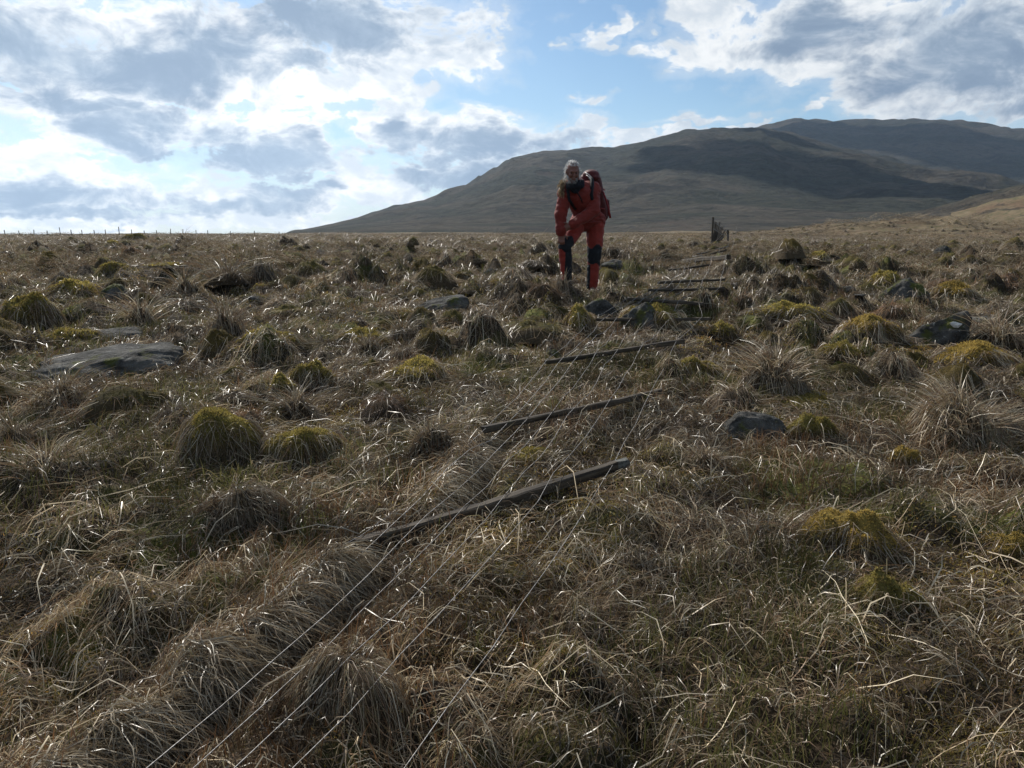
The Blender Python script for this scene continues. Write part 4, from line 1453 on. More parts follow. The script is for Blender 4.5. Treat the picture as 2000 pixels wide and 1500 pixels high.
def build_battens():
    for i, (a, b, w, h, lab) in enumerate(BATTENS):
        for off in np.arange(0.02, 0.5, 0.015):
            p0 = at_off(*a, off); p1 = at_off(*b, off)
            t = np.linspace(0.05, 0.95, 12)[:, None]
            q = p0 * (1 - t) + p1 * t
            if np.min(q[:, 2] - H(q[:, 0], q[:, 1])) > (0.012 if i == 0 else 0.03 if i < 3 else 0.075): break
        d = p1 - p0
        L = float(np.linalg.norm(d))
        M = frame(d)
        o = empty('fallen_fence_post' if i in (0, 8) else 'fallen_fence_batten', p0)
        o.rotation_euler = M.to_euler()
        tag(o, lab, 'fence post' if i in (0, 8) else 'batten', 'bars of the fallen fence')
        link('bar', beam_mesh('bar', L, w, h, 300 + i, [MAT['wood'], MAT['lichen_wood']], 20, 0.010, 0.0, i == 0), o)
        up = np.array(M.col[2])
        BPOS.append((p0, d, up, w, h))
        if i < 4:
            # a staple holds each wire
            th = np.linspace(0, np.pi, 7)
            V, F = tube(np.stack([0.009 * np.cos(th), np.zeros(7), 0.010 * np.sin(th)], 1), 0.0016, 5)
            sm = mesh_np('staple', V, F, mats=[MAT['iron']])
            for fr in FRACS[1:]:
                link('staple', sm, o, (fr * L, 0, h / 2 - 0.002), (0, 0, 0.5))


WIRE_PX = [178, 234, 287, 378, 458, 572, 790]
WIRE_LAB = ['leftmost wire of the fallen fence, half buried in the grass ridge', 'second wire from the left in the fallen fence', 'third wire from the left in the fallen fence',
            'middle wire of the fallen fence', 'third wire from the right in the fallen fence', 'second wire from the right in the fallen fence', 'rightmost loose wire of the fallen fence']


def build_wires():
    for wi, fr in enumerate(FRACS):
        pts = []
        for bi in (0, 1, 2, 3, 4, 5, 6, 8):
            p0, d, up, w, h = BPOS[bi]
            pts.append(p0 + d * fr + up * (h / 2 + 0.004))
        b = at_off(WIRE_PX[wi], 1500, 0.16 if wi else 0.06)
        e = b + (b - pts[0]) * 0.45
        e[2] = max(e[2], float(H(e[0], e[1])) + 0.06)
        pts = [e, b] + pts
        rx, ry = RUIN
        end = np.array((rx + 0.25 + 0.1 * wi, ry - 0.2, float(H(rx, ry)) + 0.15 + 0.10 * wi))
        pts.append(end)
        path = []
        for a, c in zip(pts[:-1], pts[1:]):
            L = np.linalg.norm(c - a)
            n = max(int(L / 0.25), 3)
            t = np.linspace(0, 1, n, endpoint=False)[:, None]
            q = a * (1 - t) + c * t
            q[:, 2] -= (0.016 * L * 4 * t * (1 - t))[:, 0]
            q += rng.normal(0, 0.004, q.shape) * (t > 0)
            q[:, 2] = np.maximum(q[:, 2], H(q[:, 0], q[:, 1]) + (0.085 if wi else 0.03))
            path.append(q)
        path.append(pts[-1][None])
        V, F = tube(np.concatenate(path), 0.0015 if wi not in (1, 2) else 0.0018, 5)
        o = link('fence_wire', mesh_np('fence_wire', V, F, mats=[MAT['wire']]))
        tag(o, WIRE_LAB[wi], 'wire', 'wires of the fallen fence')
    # the bent wire hanging over the thick far bar
    p0, d, up, w, h = BPOS[8]
    q = p0 + d * 0.50
    path = np.array([q + np.array((-0.22, 0, 0.05)), q + np.array((-0.05, -0.05, 0.075)), q + np.array((0.0, -0.07, 0.03)), q + np.array((0.015, -0.10, -0.06)), q + np.array((0.01, -0.14, -0.14))])
    path[-1, 2] = max(path[-1, 2], float(H(path[-1, 0], path[-1, 1])))
    V, F = tube(path, 0.008, 6)
    tag(link('bent_wire', mesh_np('bent_wire', V, F, mats=[MAT['wire']])), 'pale bent wire hooked over the thick far fallen bar', 'wire')


def P3(px, py, D):
    d = px_dir(px, py)
    t = D / d[1]
    return np.array((d[0] * t, D, CAM_Z + d[2] * t))


_r = at(1394, 479)
RUIN = (_r[0], _r[1])


def build_ruin():
    D = RUIN[1]
    z0 = float(H(*RUIN)) - 0.05
    base = np.array((RUIN[0], D, z0))
    o = empty('collapsed_fence_section', base)
    tag(o, 'collapsed fence section: tall leaning post with a fan of battens', 'fence')

    def bar(nm, a, b, w, h, sd):
        d = b - a
        c = link(nm, beam_mesh(nm, float(np.linalg.norm(d)), w, h, sd, [MAT['wood']], 8, 0.02), o, a - base)
        dn = d / np.linalg.norm(d)
        c.rotation_euler = Vector(dn).to_track_quat('X', 'Z').to_euler()
        return c
    top = P3(1392.5, 424, D); bot = P3(1390.5, 480, D); bot[2] = min(bot[2], z0)
    bar('post', bot, top, 0.075, 0.075, 501)
    n = 10
    for k in range(n):
        u = (k + 0.6) / n
        a = P3(1391 + 19 * u, 478 - 10 * u, D + 0.05 + 0.35 * u); b = P3(1395 + 26 * u, 433 + 21 * u + random.uniform(-2, 2), D + 0.1 + 0.5 * u)
        a[2] = max(a[2], float(H(a[0], a[1])))
        bar('batten', a, b, 0.04, 0.035, 510 + k)
    bar('batten', P3(1399, 470, D + .1), P3(1406, 434, D + .25), 0.04, 0.04, 540)
    bar('stub_post', P3(1421.5, 470, D + 0.6), P3(1421.5, 449, D + 0.6), 0.08, 0.08, 530)
    bar('fallen_rail', P3(1384, 486, D - 0.6), P3(1412, 459, D + 0.3), 0.06, 0.05, 531)
    bar('fallen_rail', P3(1392, 484, D - 0.5), P3(1414, 462, D + 0.35), 0.05, 0.05, 532)
    for k, (x, y) in enumerate(((1395, 434), (1394, 447))):
        V, F = tube([P3(x, y, D - .06) - base, P3(1408, y + 10, D + .2) - base, P3(1421, y + 20 - 6 * k, D + .5) - base], 0.012, 5)
        link('binding_wire', mesh_np('binding_wire', V, F, mats=[MAT['wire']]), o)


FAR_POSTS = [(10, 13), (38, 12), (66, 13), (91, 12), (118, 17), (139, 13), (160, 13), (184, 13), (206, 13), (233, 18), (257, 13), (282, 12), (306, 12), (332, 15), (357, 14), (383, 13), (406, 12), (450, 11), (497, 11), (545, 10)]


def build_far_fence():
    words_ = ['first', 'second', 'third', 'fourth', 'fifth', 'sixth', 'seventh', 'eighth', 'ninth', 'tenth', 'eleventh', 'twelfth', 'thirteenth', 'fourteenth', 'fifteenth', 'sixteenth', 'seventeenth',
              'eighteenth', 'nineteenth', 'twentieth']
    meshes = [beam_mesh('distant_fence_post', 1.55, 0.11, 0.11, 600 + k, [MAT['wood']], 5, 0.03) for k in range(4)]
    for k, (px, hp) in enumerate(FAR_POSTS):
        r = 118.0 - 0.4 * k
        a, _ = px_azel(px, 455)
        x, y = r * math.sin(a), r * math.cos(a)
        z = float(H(x, y))
        o = link('distant_fence_post', meshes[k % 4], loc=(x, y, z - 0.25), rot=(random.uniform(-.08, .08), -math.pi / 2 + random.uniform(-.1, .1), random.uniform(0, 3)), scale=(hp / 19.0, .8, .8))
        tag(o, '%s thin post from the left in the far skyline fence' % words_[k], 'fence post', 'posts of the far skyline fence')


build_battens()
build_wires()
build_ruin()
build_far_fence()

# ------------------------------------------------------------------ person
def cloth_mat(name, col, rough=0.75, var=0.25, bump=0.004, scale=14.0, sheen=0.08):
    m, T, o = new_mat(name)
    P = T.node('ShaderNodeTexCoord').outputs['Object']
    n1 = T.noise(P, scale, 5, 0.6); n2 = T.noise(P, 160.0, 2, 0.5)
    k = T.ramp(n1, 0.25, 0.75, 1 - var, 1 + var, smooth=False)
    c = T.mix(1.0, col, T.node('ShaderNodeCombineXYZ', {0: k, 1: k, 2: k}).outputs[0], 'MULTIPLY')
    b = T.node('ShaderNodeBsdfPrincipled', {'Base Color': c, 'Roughness': rough})
    b.inputs['Specular IOR Level'].default_value = 0.25
    b.inputs['Sheen Weight'].default_value = sheen
    bp = T.node('ShaderNodeBump', {'Height': T.add(n1, T.mul(n2, 0.12)), 'Strength': 0.7, 'Distance': bump * 4})
    T.l.new(bp.outputs[0], b.inputs['Normal'])
    T.l.new(b.outputs[0], o.inputs[0])
    return m


MAT['red_cloth'] = cloth_mat('red_jacket_cloth', (0.175, 0.021, 0.013))
MAT['red_trouser'] = cloth_mat('red_trouser_cloth', (0.24, 0.029, 0.018))
MAT['black_cloth'] = cloth_mat('black_reinforced_cloth', (0.010, 0.011, 0.014), sheen=0.0)
MAT['navy_cloth'] = cloth_mat('navy_fleece', (0.011, 0.012, 0.016), 0.95, sheen=0.0)
MAT['pack_cloth'] = cloth_mat('maroon_pack_cloth', (0.085, 0.011, 0.011), 0.65)
MAT['strap'] = cloth_mat('red_webbing', (0.22, 0.02, 0.02), 0.6, 0.1)
MAT['buckle'] = cloth_mat('pale_buckle', (0.55, 0.53, 0.50), 0.4, 0.1)
MAT['boot'] = cloth_mat('brown_boot_leather', (0.06, 0.036, 0.022), 0.6)
MAT['sole'] = cloth_mat('boot_rubber', (0.012, 0.012, 0.012), 0.8)
MAT['skin'] = cloth_mat('skin', (0.20, 0.092, 0.065), 0.55, 0.10, 0.001, 30.0, 0.0)
MAT['eye'] = cloth_mat('eye', (0.03, 0.025, 0.022), 0.2, 0.0, 0.0, 30.0, 0.0)
MAT['hair'] = leaf_mat('hair_strand', 0.30, 0.4, 0.5, 0.0)


def ell(c, r, M=None, n=14):
    th = np.linspace(0, 2 * np.pi, n, endpoint=False); ph = np.linspace(0, np.pi, n // 2 + 1)
    V = [(0, 0, 1.0)]
    for p in ph[1:-1]:
        for t in th: V.append((math.sin(p) * math.cos(t), math.sin(p) * math.sin(t), math.cos(p)))
    V.append((0, 0, -1.0))
    V = np.array(V) * np.array(r)
    if M is not None: V = V @ np.array(M).T
    V = V + np.asarray(c)
    rows = n // 2 - 1
    F = [(0, 1 + j, 1 + (j + 1) % n) for j in range(n)]
    for i in range(rows - 1):
        for j in range(n):
            a, b = 1 + i * n + j, 1 + i * n + (j + 1) % n
            F += [(a, a + n, b + n), (a, b + n, b)]
    e = len(V) - 1; s = 1 + (rows - 1) * n
    F += [(e, s + (j + 1) % n, s + j) for j in range(n)]
    return V, np.array(F)


def caps(p0, p1, r0, r1, n=14, flat=None):
    """Tapered capsule between two joints."""
    p0 = np.asarray(p0, float); p1 = np.asarray(p1, float)
    d = p1 - p0; L = np.linalg.norm(d); d = d / (L + 1e-9)
    ref = np.array((0, 0, 1.0)) if abs(d[2]) < 0.9 else np.array((1.0, 0, 0))
    a = np.cross(d, ref); a /= np.linalg.norm(a); b = np.cross(d, a)
    prof = [(-math.cos(t) * r0, math.sin(t) * r0) for t in np.linspace(0.25, math.pi / 2, 4)] + [(L + math.sin(t) * r1, math.cos(t) * r1) for t in np.linspace(0, math.pi / 2 - 0.25, 4)]
    th = np.linspace(0, 2 * np.pi, n, endpoint=False)
    V = []
    for s, rr in prof:
        V.append(p0 + d * s + rr * (np.cos(th)[:, None] * a + np.sin(th)[:, None] * b))
    V = np.concatenate(V + [[p0 - d * r0], [p1 + d * r1]])
    k = len(prof)
    F = []
    for i in range(k - 1):
        for j in range(n):
            F += [(i * n + j, (i + 1) * n + j, (i + 1) * n + (j + 1) % n), (i * n + j, (i + 1) * n + (j + 1) % n, i * n + (j + 1) % n)]
    c = k * n
    F += [(c, j, (j + 1) % n) for j in range(n)] + [(c + 1, (k - 1) * n + (j + 1) % n, (k - 1) * n + j) for j in range(n)]
    return V, np.array(F)


def fuse(name, prims, voxel, smooth=4, wrinkle=0.0, seed=0, mats=()):
    """One continuous skin round a set of overlapping volumes."""
    V, F = [], []
    o = 0
    for v, f in prims:
        V.append(v); F.append(f + o); o += len(v)
    me = mesh_np(name + '_rough', np.concatenate(V), np.concatenate(F))
    ob = bpy.data.objects.new(name + '_rough', me); COL.objects.link(ob)
    md = ob.modifiers.new('r', 'REMESH'); md.mode = 'VOXEL'; md.voxel_size = voxel
    ms = ob.modifiers.new('s', 'SMOOTH'); ms.factor = 0.5; ms.iterations = smooth
    dg = bpy.context.evaluated_depsgraph_get()
    dg.update()
    ev = ob.evaluated_get(dg)
    out = bpy.data.meshes.new_from_object(ev)
    bpy.data.objects.remove(ob); bpy.data.meshes.remove(me)
    out.name = name
    nv = len(out.vertices)
    co = np.empty(nv * 3); out.vertices.foreach_get('co', co); co = co.reshape(-1, 3)
    if wrinkle:
        nn = np.empty(nv * 3); out.vertices.foreach_get('normal', nn); nn = nn.reshape(-1, 3)
        q = co * np.array((1, 1, 1.9))
        w = 0.8 * noise3(q, 6.0, seed) + 0.8 * (0.6 - 2 * np.abs(noise3(q, 11.0, seed + 5)))
        co = co + nn * (w * wrinkle)[:, None]
        out.vertices.foreach_set('co', co.ravel())
    out.polygons.foreach_set('use_smooth', np.ones(len(out.polygons), bool))
    for m in mats: out.materials.append(m)
    out.update()
    return out


def centers(me):
    c = np.empty(len(me.polygons) * 3); me.polygons.foreach_get('center', c)
    return c.reshape(-1, 3)


def build_person():
    foot = at(1157, 571)
    D0 = foot[1]
    O = np.array((foot[0], D0, foot[2]))
    J = lambda px, py, dd: P3(px, py, D0 + dd) - O
    # joints, named for the person's own sides (the person faces the camera)
    ankR, kneR, hipR = J(1107, 548, -0.22), J(1103, 480, -0.30), J(1133, 430, -0.02)
    ankL, kneL, hipL = J(1156, 560, 0.02), J(1161, 494, -0.05), J(1163, 430, 0.02)
    pel, waist, chest, neck, head = J(1149, 424, 0.0), J(1141, 405, -0.10), J(1131, 380, -0.27), J(1123, 360, -0.42), J(1118.5, 336, -0.52)
    shR, elR, wrR = J(1105, 378, -0.34), J(1095, 418, -0.40), J(1096, 452, -0.42)
    shL, elL, wrL = J(1157, 370, -0.20), J(1160, 411, -0.34), J(1117, 440, -0.44)
    root = empty('person', O)
    tag(root, 'person in red jacket and trousers leaning forward with both hands on one raised knee', 'person')

    # ---- body: one continuous figure
    pitch, yaw = R(-20), R(8)
    Rh = np.array((Matrix.Rotation(yaw, 3, 'Z') @ Matrix.Rotation(-pitch, 3, 'X')))
    HS = 0.90
    hp = lambda x, y, z: head + HS * (Rh @ np.array((x, y, z)))
    prims = [caps(pel, waist, .125, .12), caps(waist, chest, .12, .135), caps(chest, neck, .13, .06), caps(neck, head, .06, .062),
             caps(shR, shL, .07, .07), caps(hipR, kneR, .078, .058), caps(kneR, ankR, .056, .042), caps(hipL, kneL, .080, .058), caps(kneL, ankL, .056, .042), caps(hipR, hipL, .10, .10),
             caps(shR, elR, .052, .042), caps(elR, wrR, .042, .030), caps(shL, elL, .052, .042), caps(elL, wrL, .042, .030),
             caps(ankR, ankR + np.array((-.06, -.08, -.06)), .040, .028), caps(ankL, ankL + np.array((0, -.10, -.055)), .040, .028)]
    # head: skull, jaw, cheeks, brow, nose, lips, ears
    prims += [ell(hp(0, .012, .02), (.070, .088, .095), Rh), ell(hp(0, -.028, -.062), (.052, .056, .056), Rh), ell(hp(0, -.060, -.098), (.030, .030, .024), Rh),
              ell(hp(.036, -.068, -.022), (.026, .024, .024), Rh), ell(hp(-.036, -.068, -.022), (.026, .024, .024), Rh), ell(hp(0, -.083, .030), (.050, .018, .014), Rh),
              caps(hp(0, -.088, .018), hp(0, -.118, -.020), .009, .0135), ell(hp(0, -.090, -.062), (.026, .012, .008), Rh), ell(hp(0, -.088, -.074), (.022, .012, .008), Rh),
              ell(hp(.080, .012, -.005), (.010, .020, .032), Rh), ell(hp(-.080, .012, -.005), (.010, .020, .032), Rh)]
    # hands: palm and five bent fingers each

    def hand(w, tipdir, side, spread):
        """w wrist, tipdir the way the hand points, side towards the thumb."""
        t = tipdir / np.linalg.norm(tipdir); s = side - t * np.dot(side, t); s /= np.linalg.norm(s); nrm = np.cross(t, s)
        if nrm[1] > 0: nrm = -nrm                      # back of the hand towards the viewer
        out = [caps(w, w + t * .03, .028, .030), ell(w + t * .060, (.042, .046, .017), np.stack([s, t, nrm], 1))]
        for k, (off, ln) in enumerate(((.030, .068), (.010, .078), (-.011, .072), (-.030, .056))):
            b = w + t * .088 + s * off
            d1 = t + s * off * spread
            m1 = b + d1 * ln * .48 + nrm * .006
            m2 = m1 + (d1 * .75 - nrm * .55) * ln * .34
            m3 = m2 + (d1 * .35 - nrm * .85) * ln * .26
            out += [caps(b - t * .02, m1, .0095, .0090, 8), caps(m1, m2, .0090, .0085, 8), caps(m2, m3, .0085, .0075, 8)]
        tb = w + t * .035 + s * .036
        t1 = tb + (s * .75 + t * .65) * .036; t2 = t1 + (s * .25 + t * .95 - nrm * .3) * .032
        out += [caps(tb - s * .015, t1, .0125, .0105, 8), caps(t1, t2, .0105, .0085, 8)]
        return out
    prims += hand(wrR, np.array((0.02, -0.10, -0.9)), np.array((1.0, 0, 0)), 3.0)
    prims += hand(wrL, np.array((-0.85, -0.12, -0.42)), np.array((-.1, -.2, .9)), 3.0)
    link('body', fuse('body', prims, 0.0070, 2, 0, 0, [MAT['skin']]), root)
    em = mesh_np('eye', *ell((0, 0, 0), (.010, .010, .010)), mats=[MAT['eye']])
    for s in (-1, 1): link('eye', em, root, hp(s * .030, -.0735, .010))

    # ---- jacket
    hemR, hemL = J(1134, 433, -0.05), J(1163, 431, 0.02)
    jp = [caps(hemR, hemL, .120, .126), caps(pel, waist, .130, .142), caps(waist, chest, .155, .168), caps(chest, neck + np.array((.0, .06, -.03)), .168, .085), caps(shR, shL, .094, .098),
          caps(shR, chest, .10, .15), caps(shL, chest, .10, .15),
          caps(shR, elR, .080, .071), caps(elR, wrR + (wrR - elR) * -.03, .071, .060), caps(shL, elL, .086, .075), caps(elL, wrL + (elL - wrL) * .05, .075, .057),
          caps(neck + np.array((-.06, .03, .0)), neck + np.array((.07, .04, .01)), .055, .055), ell(neck + np.array((.02, .13, .00)), (.13, .08, .07)),
          ell(J(1170, 430, -.02), (.070, .09, .050))]
    jm = fuse('jacket', jp, 0.0100, 2, 0.017, 3, [MAT['red_cloth'], MAT['black_cloth']])
    jk = link('jacket', jm, root)
    jk['label'] = 'red hooded waterproof jacket'
    # zip down the front
    zp = []
    for u in np.linspace(0, 1, 9):
        c = (neck + np.array((-.005, -.03, -.08))) * (1 - u) + (waist + np.array((-.01, 0, -.02))) * u
        zp.append(c + np.array((0.012 * math.sin(u * 4), -0.165 + 0.01 * math.cos(u * 7), 0)))
    V, F = tube(zp, 0.008, 6)
    link('zip', mesh_np('zip', V, F, mats=[MAT['navy_cloth']]), jk)
    hm = [pel + np.array((.17 * math.cos(t) - .005, .15 * math.sin(t), -.075 + .02 * math.cos(t))) for t in np.linspace(0, 2 * np.pi, 25)]
    V, F = tube(hm, .014, 6)
    link('hem', mesh_np('hem', V, F, mats=[MAT['red_cloth']]), jk)
    for (w, e) in ((wrR, elR), (wrL, elL)):
        u = (e - w) / np.linalg.norm(e - w)
        V, F = tube([w + u * .012, w + u * .030, w + u * .045], [.050, .058, .056], 14)
        link('cuff', mesh_np('cuff', V, F, mats=[MAT['red_cloth']]), jk)

    # ---- trousers with dark knee reinforcement
    tp = [caps(hipR, hipL, .112, .114), caps(hipR, kneR, .112, .082), caps(kneR, ankR + np.array((0, 0, .02)), .080, .066), caps(hipL, kneL, .118, .086), caps(kneL, ankL + np.array((0, 0, .0)), .084, .066),
          caps(pel, pel + np.array((0, 0, .06)), .13, .12)]
    tm = fuse('trousers', tp, 0.0100, 2, 0.012, 9, [MAT['red_trouser'], MAT['black_cloth']])
    c = centers(tm)
    zpx = lambda py, dd: J(1130, py, dd)[2]
    mid = 0.5 * (kneR[0] + kneL[0])
    left_leg = c[:, 0] > mid
    kx = kneR[0]
    wav = 0.02 * np.sin(c[:, 0] * 40) + 0.015 * np.sin(c[:, 2] * 23)
    pL = left_leg & (c[:, 2] < zpx(482, -.05) + wav) & (c[:, 2] > zpx(518, -.05) + 0.5 * (kneL[0] - c[:, 0]) + wav)
    strip = left_leg & (c[:, 2] <= zpx(516, 0)) & (c[:, 0] < ankL[0] - .035)
    pR = ~left_leg & (c[:, 2] < zpx(462, -.30) + .15 * (c[:, 0] - kx)) & (c[:, 2] > zpx(489, -.3) + wav) & (c[:, 0] < kx + .075 + wav)
    pR |= ~left_leg & (c[:, 2] <= zpx(489, -.3) + wav) & (c[:, 0] > kx + .004)
    tm.polygons.foreach_set('material_index', (pL | pR | strip).astype(np.int32))
    tm.update()
    tr = link('trousers', tm, root)
    tr['label'] = 'red trousers with black knee and shin panels'

    # ---- boots
    for nm, ank, tow in (('R', ankR, np.array((-.12, -.16, 0))), ('L', ankL, np.array((.0, -.19, 0)))):
        tow = tow / np.linalg.norm(tow)
        b0 = ank + np.array((0, 0, -.055)) - tow * .045
        up = [caps(ank + np.array((0, 0, .05)), ank + np.array((0, 0, -.03)), .056, .058), caps(b0, b0 + tow * .20, .046, .038), ell(b0 + tow * .20, (.046, .05, .036))]
        bt = link('boot', fuse('boot', up, 0.008, 3, 0.002, 5, [MAT['boot']]), root)
        s0 = b0 + np.array((0, 0, -.040))
        link('sole', fuse('sole', [caps(s0 - tow * .01, s0 + tow * .22, .040, .036), ell(s0 + tow * .1, (.05, .10, .016))], 0.008, 2, 0, 0, [MAT['sole']]), bt)

    # ---- neck gaiter
    th = np.linspace(0, 2 * np.pi, 17)
    ring = [neck + np.array((.078 * math.cos(t), .072 * math.sin(t) - .012, .012 + .012 * math.sin(t + 1))) for t in th]
    V, F = tube(ring, .034, 8)
    V2, F2 = tube([p + np.array((0, -.012, -.035)) for p in ring], .036, 8)
    link('neck_gaiter', fuse('neck_gaiter', [(V, F), (V2, F2), ell(neck + np.array((0, -.06, -.05)), (.06, .05, .06))], 0.009, 3, 0.004, 2, [MAT['navy_cloth']]), root)

    # ---- hair swept back, beard, fur at the collar
    def strands(n, pts, dirs, lmin, lmax, wid, pal, droop=0.4, k=5):
        L = rng.uniform(lmin, lmax, n)
        t = np.linspace(0, 1, k)
        Pp = pts[:, None] + dirs[:, None] * (L[:, None] * t[None])[:, :, None]
        Pp[:, :, 2] -= (droop * L[:, None] * t[None] ** 2)
        Pp += rng.normal(0, .003, Pp.shape) * t[None, :, None]
        return ribbons(Pp, rng.uniform(*wid, n), pick(pal, n, .15))
    GREY = np.array([(.72, .70, .66), (.58, .56, .52), (.46, .44, .41), (.80, .78, .74)])
    n = 800
    u = rng.normal(size=(n * 3, 3)); u /= np.linalg.norm(u, axis=1, keepdims=True)
    ok = (u[:, 2] > -0.45) & ~((u[:, 1] < -0.30) & (u[:, 2] < 0.62)) & ~((u[:, 1] < -0.05) & (u[:, 2] < 0.1))
    u = u[ok][:n]; n = len(u)
    loc = u * np.array((.080, .100, .107)) + np.array((0, .012, .02))
    dr = u * 0.32 + np.array((0, .85, .12)) + rng.normal(0, .16, (n, 3)); dr /= np.linalg.norm(dr, axis=1, keepdims=True)
    pts = head + HS * (loc @ Rh.T); drw = dr @ Rh.T
    h1 = strands(n, pts, drw, .03, .065, (.003, .006), GREY, .35) + (0,)
    # ponytail and loose ends behind
    n2 = 160
    b = head + (Rh @ np.array((0, .10, .03))) + rng.normal(0, .018, (n2, 3))
    d2 = np.array((.12, .55, -.8)) + rng.normal(0, .22, (n2, 3)); d2 /= np.linalg.norm(d2, axis=1, keepdims=True)
    h2 = strands(n2, b, d2, .08, .20, (.003, .005), GREY, .3) + (0,)
    # hair hanging at the side of the neck
    n3 = 60
    sd = np.where(rng.uniform(size=n3) < .6, -1, 1)
    b = np.stack([sd * .078, rng.uniform(-.01, .06, n3), rng.uniform(-.05, .05, n3)], 1)
    b = head + HS * (b @ Rh.T)
    d3 = np.stack([sd * .25, np.full(n3, .15), np.full(n3, -1.0)], 1) + rng.normal(0, .2, (n3, 3)); d3 /= np.linalg.norm(d3, axis=1, keepdims=True)
    h3 = strands(n3, b, d3, .05, .12, (.003, .005), GREY, .1) + (0,)
    link('hair', mk('hair', [h1, h2, h3], [MAT['hair']]), root)
    n4 = 200
    a = rng.uniform(-1.5, 1.5, n4); zz = rng.uniform(-.115, -.050, n4)
    b = np.stack([.060 * np.sin(a), -.030 - .062 * np.cos(a), zz], 1)
    keep = ~((np.abs(a) < .5) & (zz > -.072)); b = b[keep]; n4 = len(b)
    b = head + HS * (b @ Rh.T)
    d4 = np.stack([rng.normal(0, .25, n4), np.full(n4, -.35), np.full(n4, -.85)], 1); d4 /= np.linalg.norm(d4, axis=1, keepdims=True)
    link('beard', mk('beard', [strands(n4, b, d4, .008, .026, (.003, .005), GREY * .55, .2) + (0,)], [MAT['hair']]), root)
    n5 = 460
    FUR = np.array([(.34, .25, .13), (.24, .17, .09), (.42, .33, .20), (.16, .11, .06)])
    arc = rng.uniform(0, 1, n5)
    c0, c1, c2 = J(1103, 350, -.36), J(1092, 364, -.36), J(1099, 378, -.42)
    path = ((1 - arc) ** 2)[:, None] * c0 + (2 * arc * (1 - arc))[:, None] * c1 + (arc ** 2)[:, None] * c2
    b = path + rng.normal(0, .015, (n5, 3)) + np.array((.008, -.03, 0))
    d5 = rng.normal(0, .5, (n5, 3)) + np.array((-.55, -.35, -.55)); d5 /= np.linalg.norm(d5, axis=1, keepdims=True)
    link('fur_trim', mk('fur_trim', [strands(n5, b, d5, .025, .065, (.003, .006), FUR, .3) + (0,)], [MAT['hair']]), root)

    # tussock in front of the raised boot
    tw = O + ankR + np.array((-.06, -.20, 0))
    tz = float(H(tw[0], tw[1]))
    ts = empty('grass_tussock', (tw[0], tw[1], tz - .02))
    tag(ts, 'shaggy tussock hiding the raised boot of the person', 'tussock', 'grass tussocks on the moor')
    body_, dr_, st_ = tussock_parts((.17, .13, max(O[2] + ankR[2] - tz, .06) + .03), 330, 77, 1.3, up=.15)
    link('root_mound', mk('root_mound', [body_], VEG), ts)
    link('draped_grass', mk('draped_grass', [dr_], VEG), ts)
    link('standing_stalks', mk('standing_stalks', [st_], VEG), ts)
    # ---- rucksack, carried on the back: a thing of its own
    pk = empty('rucksack', O)
    tag(pk, 'dark red rucksack with hanging strap worn by the person in red', 'rucksack')
    lo, hi = J(1166, 420, .22), J(1153, 352, -.04)
    ax = (hi - lo) / np.linalg.norm(hi - lo)
    link('main_bag', fuse('main_bag', [caps(lo, hi, .115, .10), caps(lo + np.array((.045, 0, 0)), hi + np.array((.045, 0, 0)), .10, .085), caps(lo + np.array((-.06, 0, 0)), hi + np.array((-.05, 0, 0)), .10, .085)], 0.013, 4, 0.008, 13, [MAT['pack_cloth']]), pk)
    link('lid', fuse('lid', [ell(hi + ax * .075 + np.array((.02, -.0, 0)), (.105, .10, .062)), ell(hi + ax * .03 + np.array((.04, -.04, 0)), (.08, .09, .05))], 0.012, 4, 0.005, 15, [MAT['pack_cloth']]), pk)
    link('side_pocket', fuse('side_pocket', [caps(lo + np.array((.115, -.02, .02)), lo + np.array((.105, -.06, .16)), .045, .040)], 0.011, 3, 0.004, 17, [MAT['pack_cloth']]), pk)

    def strap(nm, pts, r, mat, lab=None):
        V, F = tube(pts, r, 6)
        o = link(nm, mesh_np(nm, V, F, mats=[MAT[mat]]), pk)
        if lab: o['label'] = lab
    strap('shoulder_strap', [J(1150, 345, -.12), J(1156, 350, -.28), J(1157, 362, -.34), J(1155, 380, -.38), J(1158, 398, -.32)], .022, 'black_cloth')
    strap('shoulder_strap', [J(1130, 350, -.18), J(1112, 358, -.36), J(1109, 372, -.45), J(1112, 392, -.42), J(1124, 408, -.30)], .020, 'black_cloth')
    strap('hanging_strap', [J(1177, 372, .0), J(1182, 386, -.04), J(1186.5, 400, -.06), J(1189, 410, -.06), J(1192, 426, -.06)], [.010, .011, .012, .013, .014], 'strap', 'loose red strap end hanging from the pack')
    strap('load_lifter', [J(1143, 337, -.24), J(1150, 341, -.28), J(1155, 346, -.31)], .004, 'buckle')
    strap('load_lifter', [J(1145, 342, -.28), J(1150, 345, -.31), J(1153, 349, -.33)], .004, 'buckle')
    for k, py in enumerate((368, 390, 408)):
        strap('compression_strap', [J(1165, py - 2, -.05 + .02 * k), J(1177 + k * 1.5, py, .02 + .03 * k), J(1181 + k, py + 3, .12 + .04 * k)], .008, 'strap')


build_person()

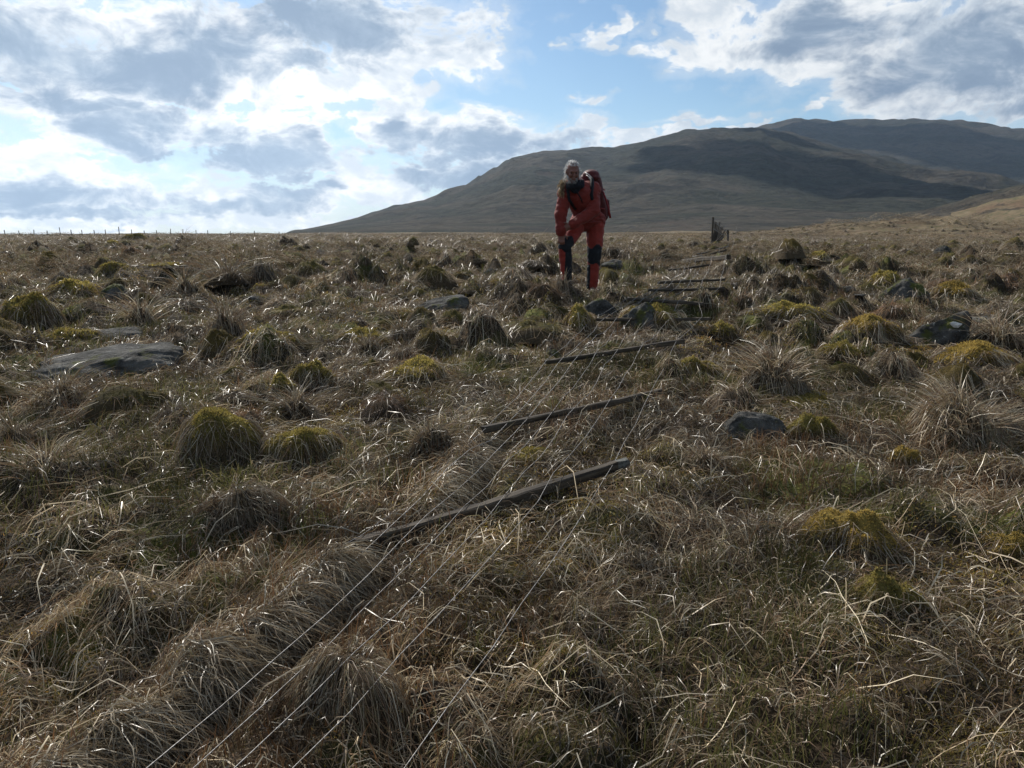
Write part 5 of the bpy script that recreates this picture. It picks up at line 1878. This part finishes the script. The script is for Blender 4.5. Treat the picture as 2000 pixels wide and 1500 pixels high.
# ------------------------------------------------------------------ a cumulus above the view that shades the hill
def build_cloud():
    m, T, o = new_mat('cloud_white')
    a = T.node('ShaderNodeBsdfDiffuse', {'Color': (0.85, 0.86, 0.88, 1)})
    b = T.node('ShaderNodeBsdfTranslucent', {'Color': (0.8, 0.82, 0.85, 1)})
    mx = T.node('ShaderNodeMixShader', {0: 0.35, 1: a.outputs[0], 2: b.outputs[0]})
    T.l.new(mx.outputs[0], o.inputs[0])
    S = np.array(SUN)
    prims = []
    for px, py, rx, ry in ((1440, 296, 46, 50), (1520, 318, 60, 62), (1610, 338, 60, 55), (1700, 356, 62, 48), (1800, 372, 58, 42), (1350, 300, 30, 36), (1290, 330, 22, 20), (1600, 258, 90, 70), (1700, 262, 110, 80), (1830, 272, 120, 90), (1960, 300, 110, 90), (1500, 262, 30, 26)):
        p = at(px, py)
        t = (760.0 - p[2]) / S[2]
        c = p + S * t
        prims.append(ell(c, (rx, ry, 26 + 0.2 * rx), None, 16))
    base = np.mean([v.mean(0) for v, f in prims], 0)
    prims = [(v - base, f) for v, f in prims]
    me = fuse('cloud', prims, 7.0, 2, 0, 0, [m])
    nv = len(me.vertices)
    co = np.empty(nv * 3); me.vertices.foreach_get('co', co); co = co.reshape(-1, 3)
    nn = np.empty(nv * 3); me.vertices.foreach_get('normal', nn); nn = nn.reshape(-1, 3)
    co = co + nn * (14 * noise3(co / 60, 1.0, 5) + 8 * np.abs(noise3(co / 22, 1.0, 9)))[:, None]
    me.vertices.foreach_set('co', co.ravel()); me.update()
    c = link('cloud', me, loc=base)
    tag(c, 'white cumulus cloud above the view that shades the hill', 'cloud', kind='structure')


build_cloud()


# ------------------------------------------------------------------ haze
def build_haze():
    lo, hi = (-2350.0, -2350.0, -90.0), (2350.0, 2350.0, 235.0)
    V = np.array([(x, y, z) for x in (lo[0], hi[0]) for y in (lo[1], hi[1]) for z in (lo[2], hi[2])])
    F = np.array([(0, 1, 3, 2), (4, 6, 7, 5), (0, 4, 5, 1), (2, 3, 7, 6), (0, 2, 6, 4), (1, 5, 7, 3)])
    m, T, o = new_mat('haze')
    v = T.node('ShaderNodeVolumePrincipled')
    v.inputs['Color'].default_value = (0.60, 0.78, 1.0, 1)
    v.inputs['Density'].default_value = HAZE
    v.inputs['Anisotropy'].default_value = 0.35
    T.l.new(v.outputs[0], o.inputs['Volume'])
    h = link('haze', mesh_np('haze', V, F, smooth=False, mats=[m]))
    tag(h, 'thin bluish haze in the air before the hill', 'haze', kind='stuff')


HAZE = 0.00015
build_haze()


build_cover()
